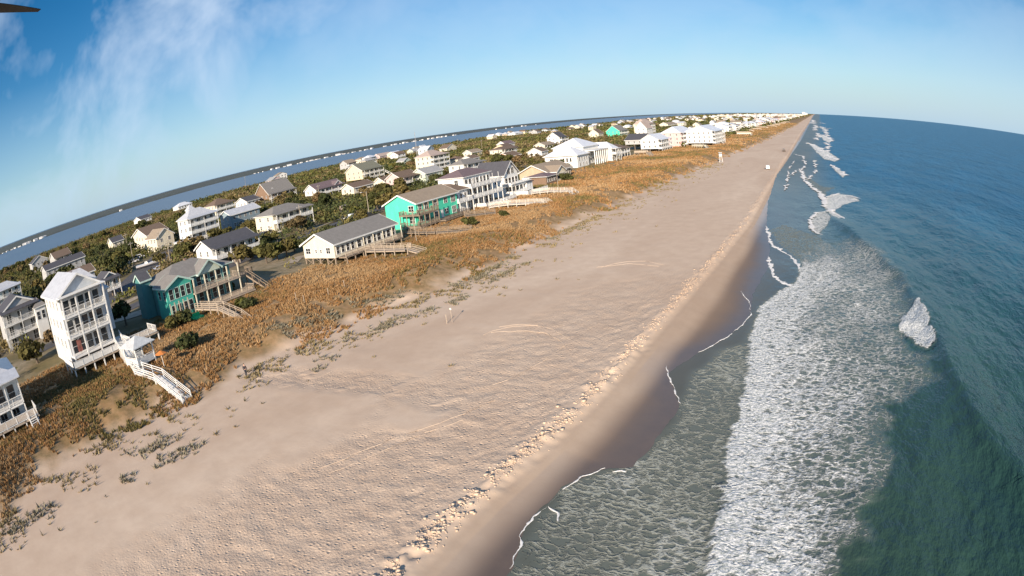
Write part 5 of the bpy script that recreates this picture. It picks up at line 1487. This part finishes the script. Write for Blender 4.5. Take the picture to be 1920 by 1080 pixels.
# lifeguard stand far up the beach and a marker post nearer
x, y = at(1352, 304, 3.0)
t_ = empty('lifeguard_stand', (x, y, gz(x, y)), R(-80), 'tall white lifeguard chair at the dune edge far up the beach', 'lifeguard chair')
lm = None
for sx_ in (-1, 1):
    for sy_ in (-1, 1): MB().beam((sx_ * 1.0, sy_ * .9, -.2), (sx_ * .6, sy_ * .6, 3.2), .16).build('leg', WHITE, t_)
MB().box(-.8, .8, -.75, .75, 3.0, 3.2).build('seat', WHITE, t_)
MB().box(-.8, -.65, -.75, .75, 3.2, 4.7).build('backrest', WHITE, t_)
MB().box(-.9, 1.1, -.9, .9, 4.75, 4.9).build('roof', WHITE, t_)
MB().beam((1.0, 0, 0), (.7, 0, 3.1), .12).build('ladder', WHITE, t_)
x, y = at(848, 604, 3.0)
t_ = empty('marker_post', (x, y, gz(x, y)), 0, 'thin pale marker post with small board standing alone on the open sand', 'post')
MB().cyl(0, 0, -.3, 2.1, .03).build('post', PALEWOOD, t_)
MB().box(-.12, .12, -.02, .02, 1.8, 2.05).build('board', WHITE, t_)
for i_, (px, py) in enumerate([(838, 606), (650, 560), (620, 575), (575, 590), (560, 585)]):
    x, y = at(px, py, 3.6 if i_ else 3.0)
    tag(MB().cyl(0, 0, -.3, 1.3, .05, n=6).build('stake', PALEWOOD, None, (x, y, gz(x, y))), 'short thin stake stuck in the sand beside the marker post' if i_ == 0 else 'short thin wooden stake in the dune grass below the dark teal house', 'stake', None if i_ == 0 else 'thin stakes in the dune grass')

# ------------------------------------------------------------------ person at the dune edge
def skin_fig(name, verts, edges, radii, mat, parent, sub=2):
    me = bpy.data.meshes.new(name); me.from_pydata(verts, edges, []); me.materials.append(mat)
    o = link(name, me, parent)
    sk = o.modifiers.new('skin', 'SKIN')
    for i, r in enumerate(radii):
        me.skin_vertices[0].data[i].radius = (r, r) if not isinstance(r, tuple) else r
    me.skin_vertices[0].data[0].use_root = True
    ss = o.modifiers.new('sub', 'SUBSURF'); ss.levels = sub; ss.render_levels = sub
    return o


if True:
    x, y = at(462, 703, 3.3)
    t_ = empty('person', (x, y, gz(x, y)), R(120), 'person in dark jacket and trousers standing at the dune edge, casting a long shadow', 'person')
    SK = paint('skin', (.55, .33, .24)); JK = paint('dark_cloth', (.035, .035, .045), .9); HR = paint('hair', (.10, .06, .035), .9)
    vs = [(0, 0, .95), (0, 0, 1.15), (.01, 0, 1.36), (.01, 0, 1.47), (.02, 0, 1.56), (.03, 0, 1.66), (.02, 0, 1.74),
          (0, .19, 1.40), (-.03, .25, 1.14), (.05, .25, .92), (.09, .24, .84), (0, -.19, 1.40), (.02, -.26, 1.15), (.14, -.24, .98), (.2, -.23, .93),
          (0, .10, .88), (.07, .11, .50), (.0, .11, .09), (.13, .12, .04), (0, -.10, .88), (-.02, -.11, .50), (-.12, -.11, .10), (.01, -.12, .04), (.115, 0, 1.635)]
    es = [(0, 1), (1, 2), (2, 3), (3, 4), (4, 5), (5, 6), (2, 7), (7, 8), (8, 9), (9, 10), (2, 11), (11, 12), (12, 13), (13, 14), (0, 15), (15, 16), (16, 17), (17, 18), (0, 19), (19, 20), (20, 21), (21, 22), (5, 23)]
    rd = [(.14, .11), (.13, .10), (.16, .11), .055, .07, .095, .07, .06, .045, .033, .03, .06, .045, .033, .03, .085, .06, .042, .04, .085, .06, .042, .04, .014]
    skin_fig('body', vs, es, rd, SK, t_)
    # jacket and trousers follow the same limbs, a little larger
    skin_fig('jacket', [vs[i] for i in (0, 1, 2, 7, 8, 9, 11, 12, 13)], [(0, 1), (1, 2), (2, 3), (3, 4), (4, 5), (2, 6), (6, 7), (7, 8)], [(.165, .13), (.155, .12), (.18, .13), .078, .062, .048, .078, .062, .048], JK, t_)
    skin_fig('trousers', [vs[i] for i in (0, 15, 16, 17, 19, 20, 21)], [(0, 1), (1, 2), (2, 3), (0, 4), (4, 5), (5, 6)], [(.155, .125), .10, .075, .06, .10, .075, .06], paint('dark_denim', (.03, .035, .05), .9), t_)
    skin_fig('hair', [(-.01, 0, 1.68), (-.03, 0, 1.74), (.03, 0, 1.765)], [(0, 1), (1, 2)], [.10, .095, .07], HR, t_)

# ------------------------------------------------------------------ drone propeller in the top-left corner
def ray(px, py):
    u = np.array([px - 960.0, 540.0 - py]); r = np.hypot(*u); q = r / 960; th = A1 * q + A3 * q ** 3
    d = M @ np.array([math.sin(th) * u[0] / r, math.sin(th) * u[1] / r, -math.cos(th)])
    return Vector(d)


tip = ray(74, 19) * .30; root = ray(-200, 17) * .24
hubp = tip + (root - tip).normalized() * .065
t_ = empty('drone_propeller', tuple(hubp + Vector((0, 0, CH))), 0, 'black drone propeller blade poking in at the top-left corner of the sky', 'propeller')
ax_ = (tip - hubp).normalized(); upv = Vector(M @ np.array([0, 1, 0])); sidev = ax_.cross(upv).normalized(); upv = sidev.cross(ax_).normalized()
bm_ = MB(); n = 10
V = []
for i in range(n):
    u = i / (n - 1); c = ax_ * (.004 + .061 * u); w_ = .0045 * (1 - .72 * u ** 2.0); th_ = .0005
    tw = math.radians(16 - 10 * u)
    a = sidev * math.cos(tw) + upv * math.sin(tw); q = ax_.cross(a)
    V += [tuple(c - a * w_ - q * th_), tuple(c + a * w_ - q * th_ * .3), tuple(c + a * w_ + q * th_ * .3), tuple(c - a * w_ + q * th_)]
F = [(0, 1, 2, 3), tuple(range(4 * n - 1, 4 * n - 5, -1))] + [(i * 4 + j, i * 4 + j + 4, i * 4 + (j + 1) % 4 + 4, i * 4 + (j + 1) % 4) for i in range(n - 1) for j in range(4)]
BLK = paint('black_plastic', (.012, .012, .014), .4)
MB().add(V, F).build('blade', BLK, t_)
MB().add([tuple(-Vector(v)) for v in V], F).build('blade', BLK, t_)
MB().cyl(0, 0, -.006, .004, .006, n=12).build('hub', BLK, t_)

# ------------------------------------------------------------------ vegetation
m_leaf, t, b = pbr('foliage', (0.06, 0.06, 0.025), 0.85, 0.1)
oi = NN(t, 'ShaderNodeObjectInfo')
cA = attr(t, 'col', 'Color')
shade = mixc(t, oi.outputs['Random'], (0.75, 0.78, 0.75), (1.35, 1.2, 1.15))
t.links.new(mixc(t, 1.0, cA, shade, 'MULTIPLY'), b.inputs['Base Color'])
m_leaf2, t, b = pbr('foliage_mass', (0.06, 0.06, 0.025), 0.85, 0.1)
t.links.new(attr(t, 'col', 'Color'), b.inputs['Base Color'])
m_trunk = paint('bark', (0.14, 0.11, 0.085), .95)
nr = np.random.default_rng(4)


def leafy(n, cx, size, seedcol, lobes=6, flat=.75):
    """n leaf clumps spread through an uneven crown of unit radius; returns V,F,C"""
    L = []
    for i in range(lobes):
        a = nr.uniform(0, 6.28); r = nr.uniform(.15, .62); L.append((r * math.cos(a), r * math.sin(a), nr.uniform(-.25, .55), nr.uniform(.32, .55)))
    L.append((0, 0, .1, .6))
    L = np.array(L); k = nr.integers(0, len(L), n)
    d = nr.normal(size=(n, 3)); d /= np.linalg.norm(d, axis=1)[:, None]
    rr = nr.uniform(.55, 1.05, n) ** .6
    P = L[k, :3] + d * (L[k, 3] * rr)[:, None]
    P[:, 2] *= flat
    nrm = d + nr.normal(size=(n, 3)) * .7; nrm[:, 2] += .3; nrm /= np.linalg.norm(nrm, axis=1)[:, None]
    a = np.cross(nrm, nr.normal(size=(n, 3))); a /= np.linalg.norm(a, axis=1)[:, None]; c = np.cross(nrm, a)
    s = size * nr.uniform(.6, 1.35, n)[:, None]
    V = np.stack([P - a * s * .9 - c * s * .35, P + a * s * .2 - c * s * .8, P + a * s + c * s * .3, P - a * s * .25 + c * s * .8], 1)
    return V, P, nr.uniform(.55, 1.5, n)


GREENS = np.array([(.072, .074, .026), (.105, .092, .034), (.050, .060, .024), (.122, .102, .046), (.130, .098, .050), (.088, .092, .026)])
crowns = []
for v in range(9):
    V, P, sh = leafy(620, 0, .16, None, lobes=5 + v % 4)
    base = GREENS[v % 6]; c = base[None, :] * sh[:, None]
    c = np.repeat(c, 4, 0)
    me = np_mesh('crown', V.reshape(-1, 3), np.arange(len(V) * 4).reshape(-1, 4), m_leaf, dict(col=c))
    crowns.append((me, v % 6))
trunks = []
for v in range(3):
    m = MB(); m.cyl(0, 0, -.6, 1.0, .16, .10, 7)
    for i in range(4):
        a = i * 1.6 + v; m.beam((0, 0, .75 + .05 * i), (.55 * math.cos(a), .55 * math.sin(a), 1.5 + .1 * i), .07)
    trunks.append(m.mesh('trunk', m_trunk))
CN = ['olive green', 'yellowish olive', 'dark green', 'olive brown', 'brown', 'green']
trees = []
rng = random.Random(21)


def tree(x, y, r, h, v=None):
    me, ci = crowns[rng.randrange(9) if v is None else v]
    z = gz(x, y)
    t_ = empty('shrub_tree', (x, y, z), rng.uniform(0, 6.28))
    c = link('crown', me, t_, (0, 0, h - r * .62)); c.scale = (r, r, r * rng.uniform(.75, 1.0))
    k = link('trunk', trunks[rng.randrange(3)], t_, (0, 0, 0)); k.scale = (r * .55, r * .55, h * .55)
    trees.append((t_, x, y, r, h, ci))
    RECTS.append((x, y, r * .35, r * .35))


# hand-placed clumps seen in the photograph: pixel of the foot, radius, height
for (px, py, r, h, v) in [(500, 492, 3.4, 4.6, 0), (520, 486, 3.2, 4.8, 5), (538, 480, 3.0, 4.4, 1), (470, 486, 2.6, 3.4, 3), (552, 470, 2.8, 3.8, 5), (495, 470, 2.6, 3.6, 2), (508, 462, 2.8, 4.2, 0),
                          (730, 398, 4.5, 6.5, 1), (750, 392, 4.5, 6.0, 3), (708, 392, 4.5, 6.2, 0), (722, 375, 5, 7, 1), (770, 385, 4, 5, 4), (692, 372, 4, 5.5, 3), (752, 372, 4.5, 6, 1),
                          (140, 648, 2.4, 2.6, 3), (330, 612, 2.2, 2.6, 0), (345, 605, 2.0, 2.4, 2), (430, 545, 2.2, 2.4, 0), (455, 575, 2.0, 2.2, 5), (470, 580, 1.8, 2.0, 2), (360, 665, 2.2, 2.4, 2),
                          (98, 640, 2.6, 3.2, 4), (110, 620, 2.6, 3.0, 0), (880, 425, 1.9, 2.2, 0), (945, 410, 1.6, 1.6, 0), (300, 495, 3.0, 4.0, 1), (350, 470, 3.4, 4.2, 3), (370, 468, 3.2, 4, 1),
                          (245, 480, 4, 6.5, 2), (250, 470, 4, 7, 2), (225, 500, 4.5, 6, 0), (205, 505, 4.5, 6, 2), (50, 590, 4, 6, 2), (70, 575, 4.5, 6.5, 2), (88, 560, 4.5, 6, 3), (100, 550, 4.5, 6.5, 2),
                          (60, 610, 3.5, 4.5, 3), (20, 650, 3, 3, 3), (600, 412, 3.0, 3.2, 3), (1000, 335, 3, 3.4, 1), (1060, 335, 3, 3, 0)]:
    x, y = at(px, py, 4.8)
    tree(x, y, r, h, v)
tries = 0
while len(trees) < 298 and tries < 30000:
    tries += 1
    d = 45 + 440 * rng.random() ** 0.75
    a = rng.random() * R(86)
    x, y = -d * math.cos(a) - 75 * (1 - math.sin(a)) , d * math.sin(a) + 4
    if x > -113 or x < -600 or y < 2: continue
    r = rng.uniform(2.4, 4.6)
    if not free(x, y, r * .6): continue
    if fbm(np.array([x * .02]), np.array([y * .02]), 151, 3)[0] < .40: continue
    tree(x, y, r, r * rng.uniform(1.15, 1.6))
# labels: what the tree looks like and what it stands nearest to
groups_ = {}
for i_, (t_, x, y, r, h, ci) in enumerate(trees):
    lm_ = min(LANDMARKS, key=lambda q: (q[0] - 5 - x) ** 2 + (q[1] + 7 - y) ** 2)
    dist_ = math.hypot(lm_[0] - 5 - x, lm_[1] + 7 - y)
    dx_, dy_ = x - lm_[0] + 5, y - lm_[1] - 7
    pos = ('inland of' if dx_ < 0 else 'seaward of') if abs(dx_) > abs(dy_) else ('past' if dy_ > 0 else 'before')
    sz = 'small' if h < 3.2 else 'medium' if h < 5.2 else 'large'
    key = (sz, CN[ci], pos, lm_[2])
    groups_.setdefault(key, []).append((dist_, t_))
for (sz, cn, pos, lmn), L_ in groups_.items():
    L_.sort(key=lambda q: q[0])
    for k_, (_, t_) in enumerate(L_):
        o_ = '' if len(L_) == 1 else ('nearest ' if k_ == 0 else ordn[k_] + '-nearest ')
        tag(t_, f'{o_}{sz} {cn} tree {pos} the {lmn}', 'tree', 'trees and shrubs among the houses')


def clumps(P, rad, hgt, k, qs, cols, z0=None):
    """mass planting: k leaf clumps on each plant"""
    n = len(P)
    idx = np.repeat(np.arange(n), k)
    m_ = len(idx)
    d = nr.normal(size=(m_, 3)); d /= np.linalg.norm(d, axis=1)[:, None]; d[:, 2] = np.abs(d[:, 2]) * .9 + .05 * nr.normal(size=m_)
    rr = nr.uniform(.55, 1.08, m_)
    C = np.stack([P[idx, 0] + d[:, 0] * rad[idx] * rr, P[idx, 1] + d[:, 1] * rad[idx] * rr, z0[idx] + .15 * hgt[idx] + d[:, 2] * hgt[idx] * rr * .85], 1)
    nn = d + nr.normal(size=(m_, 3)) * .7; nn[:, 2] += .35; nn /= np.linalg.norm(nn, axis=1)[:, None]
    a = np.cross(nn, nr.normal(size=(m_, 3))); a /= np.linalg.norm(a, axis=1)[:, None]; c = np.cross(nn, a)
    s = (qs[idx] * nr.uniform(.6, 1.35, m_))[:, None]
    V = np.stack([C - a * s * .9 - c * s * .35, C + a * s * .2 - c * s * .8, C + a * s + c * s * .3, C - a * s * .25 + c * s * .8], 1)
    col = cols[idx] * nr.uniform(.6, 1.45, m_)[:, None]
    return V.reshape(-1, 3), np.repeat(col, 4, 0)


RA = np.array(RECTS)


def free_mask(x, y, r):
    ok = np.ones(len(x), bool)
    for cx, cy, rx, ry in RECTS:
        ok &= ~((np.abs(x - cx) < rx + r) & (np.abs(y - cy) < ry + r))
    return ok


VV, CC = [], []
for (ylo, yhi, n, r0, r1, h0, h1, k, q) in [(-60, 330, 17000, 1.5, 3.1, 1.6, 4.3, 26, .42), (330, 1000, 15000, 2.6, 4.6, 3.0, 5.8, 15, .95), (1000, 3200, 11000, 4.5, 9, 4, 7, 9, 2.3), (3200, 12000, 6000, 12, 26, 4, 8, 7, 7.0)]:
    u = nr.random(n); y = ylo + (yhi - ylo) * u
    x = dune_x(y) - 45 - nr.random(n) ** 1.15 * (shore_x(y) * -1 + dune_x(y) - 45 + 8)
    ok = x > shore_x(y) + 2
    dens = fbm(x * .022, y * .022, 151, 3); dens2 = fbm(x * .09, y * .09, 152, 3)
    front = sstep(-118, -150, x) if ylo < 900 else 1.0
    ok &= (dens * .55 + dens2 * .45) > (.60 - .24 * front)
    ok &= free_mask(x, y, r0 * .45) if ylo < 1000 else (np.ones(n, bool))
    x, y = x[ok], y[ok]; n = len(x)
    big_ = fbm(x * .012, y * .012, 153, 3)
    ci = np.clip(((big_ - .25) * 1.9 + nr.normal(size=n) * .22) * 6, 0, 5).astype(int)
    order = np.array([2, 0, 1, 5, 3, 4])
    V, C = clumps(np.stack([x, y], 1), nr.uniform(r0, r1, n), nr.uniform(h0, h1, n) * (.7 + .6 * fbm(x * .03, y * .03, 154, 2)), k, np.full(n, q), GREENS[order[ci]] * 1.3, tz(x, y, False))
    VV.append(V); CC.append(C)
V = np.concatenate(VV); C = np.concatenate(CC)
print('woodland quads', len(V) // 4)
tag(link('woodland', np_mesh('woodland', V, np.arange(len(V)).reshape(-1, 4), m_leaf2, dict(col=C))), kind='stuff')


def tufts(x, y, h, w, nb, col, lean=.35):
    """grass tufts: nb narrow blades each"""
    n = len(x); idx = np.repeat(np.arange(n), nb); m_ = len(idx)
    a = nr.uniform(0, 6.283, m_); z = tz(x, y)[idx] - .03
    bx = x[idx] + np.cos(a) * w[idx] * .35 * nr.random(m_); by = y[idx] + np.sin(a) * w[idx] * .35 * nr.random(m_)
    hh_ = h[idx] * nr.uniform(.6, 1.2, m_); bw = w[idx] * .12
    tx, ty = -np.sin(a + .6), np.cos(a + .6)
    le = lean * nr.uniform(.4, 1.6, m_) * hh_
    V = np.stack([np.stack([bx - tx * bw, by - ty * bw, z], 1), np.stack([bx + tx * bw, by + ty * bw, z], 1), np.stack([bx + np.cos(a) * le, by + np.sin(a) * le, z + hh_], 1)], 1)
    c = col[idx] * nr.uniform(.65, 1.35, m_)[:, None]
    return V.reshape(-1, 3), np.repeat(c, 3, 0)


GR = np.array([(.31, .17, .07), (.38, .25, .13), (.265, .15, .065), (.21, .155, .06), (.14, .12, .045), (.34, .19, .08)])
VV, CC = [], []
for (ylo, yhi, n, hs, ws, nb) in [(-40, 150, 62000, .42, .55, 9), (150, 420, 30000, .55, 1.2, 5), (420, 1400, 15000, .6, 3.0, 4)]:
    u = nr.random(n); y = ylo + (yhi - ylo) * u ** 1.2
    dd_ = -1.5 + (42 + 18 * sstep(150, 260, y)) * nr.random(n); x = dune_x(y) - dd_
    pt = fbm(x * .14, y * .14, 161, 4); pt2 = fbm(x * .5, y * .5, 162, 3)
    ok = (pt * .5 + pt2 * .5) > (.58 - .17 * sstep(-1, 9, dd_))
    ok &= (dd_ < 30 + 20 * sstep(150, 260, y)) | (nr.random(n) < .6)
    x, y, pt = x[ok], y[ok], pt[ok]; n = len(x)
    for cx, cy, rx, ry in RECTS[:60]:
        pass
    keep = free_mask(x, y, -1.6)
    x, y, pt = x[keep], y[keep], pt[keep]; n = len(x)
    tone = np.clip(((fbm(x * .05, y * .05, 163, 3) - .3) * 2.2 + nr.normal(size=n) * .2) * 6, 0, 5).astype(int)
    V, C = tufts(x, y, hs * nr.uniform(.6, 1.3, n), ws * nr.uniform(.7, 1.3, n), nb, GR[np.array([1, 0, 5, 2, 3, 4])[tone]])
    VV.append(V); CC.append(C)
m_grass, t, b = pbr('dune_grass', (0.3, 0.2, 0.1), 0.8, 0.15)
t.links.new(attr(t, 'col', 'Color'), b.inputs['Base Color'])
V = np.concatenate(VV); C = np.concatenate(CC)
tag(link('dune_grass', np_mesh('dune_grass', V, np.arange(len(V)).reshape(-1, 3), m_grass, dict(col=C))), kind='stuff')
# sparse pioneer grass standing in lines on the upper beach
VV, CC = [], []
LN = [[(20, 1000), (60, 965), (110, 950)], [(140, 960), (190, 930), (225, 905), (262, 885), (300, 862), (335, 850), (372, 832)], [(200, 845), (260, 850), (330, 820)],
      [(590, 692), (610, 685), (625, 668)], [(640, 640), (675, 636), (700, 625)], [(700, 625), (740, 600), (780, 590), (820, 575), (850, 566), (872, 552)], [(890, 545), (940, 515), (985, 495), (1012, 484)],
      [(660, 585), (720, 570), (800, 545)], [(500, 650), (560, 625), (640, 600)], [(1075, 425), (1095, 432), (1110, 428)], [(1020, 450), (1040, 446)], [(840, 540), (900, 520), (960, 480)], [(540, 640), (560, 665)]]
for li, L_ in enumerate(LN):
    P = np.array(ats(L_, 3.1)); seg = np.hypot(*(P[1:] - P[:-1]).T); Ls = np.r_[0, np.cumsum(seg)]
    n = int(Ls[-1] * 8); tt = nr.random(n) * Ls[-1]
    keep = fbm(tt * .35, tt * 0 + li, 171, 3) > .44; tt = tt[keep]; n = len(tt)
    x = np.interp(tt, Ls, P[:, 0]) + nr.normal(size=n) * .75; y = np.interp(tt, Ls, P[:, 1]) + nr.normal(size=n) * .75
    V, C = tufts(x, y, .38 * nr.uniform(.5, 1.4, n), .75 * nr.uniform(.6, 1.4, n), 9, np.repeat(np.array([(.23, .205, .145)]), n, 0), .7)
    VV.append(V); CC.append(C)
n = 5200; y = -20 + 320 * nr.random(n) ** 1.2; x = dune_x(y) + nr.exponential(3.2, n)
ok = fbm(x * .3, y * .3, 172, 3) > .55; x, y = x[ok], y[ok]; n = len(x)
V, C = tufts(x, y, .36 * nr.uniform(.5, 1.4, n), .7 * nr.uniform(.6, 1.5, n), 7, np.repeat(np.array([(.24, .19, .10)]), n, 0), .7)
VV.append(V); CC.append(C)
V = np.concatenate(VV); C = np.concatenate(CC)
tag(link('beach_grass', np_mesh('beach_grass', V, np.arange(len(V)).reshape(-1, 3), m_grass, dict(col=C))), kind='stuff')
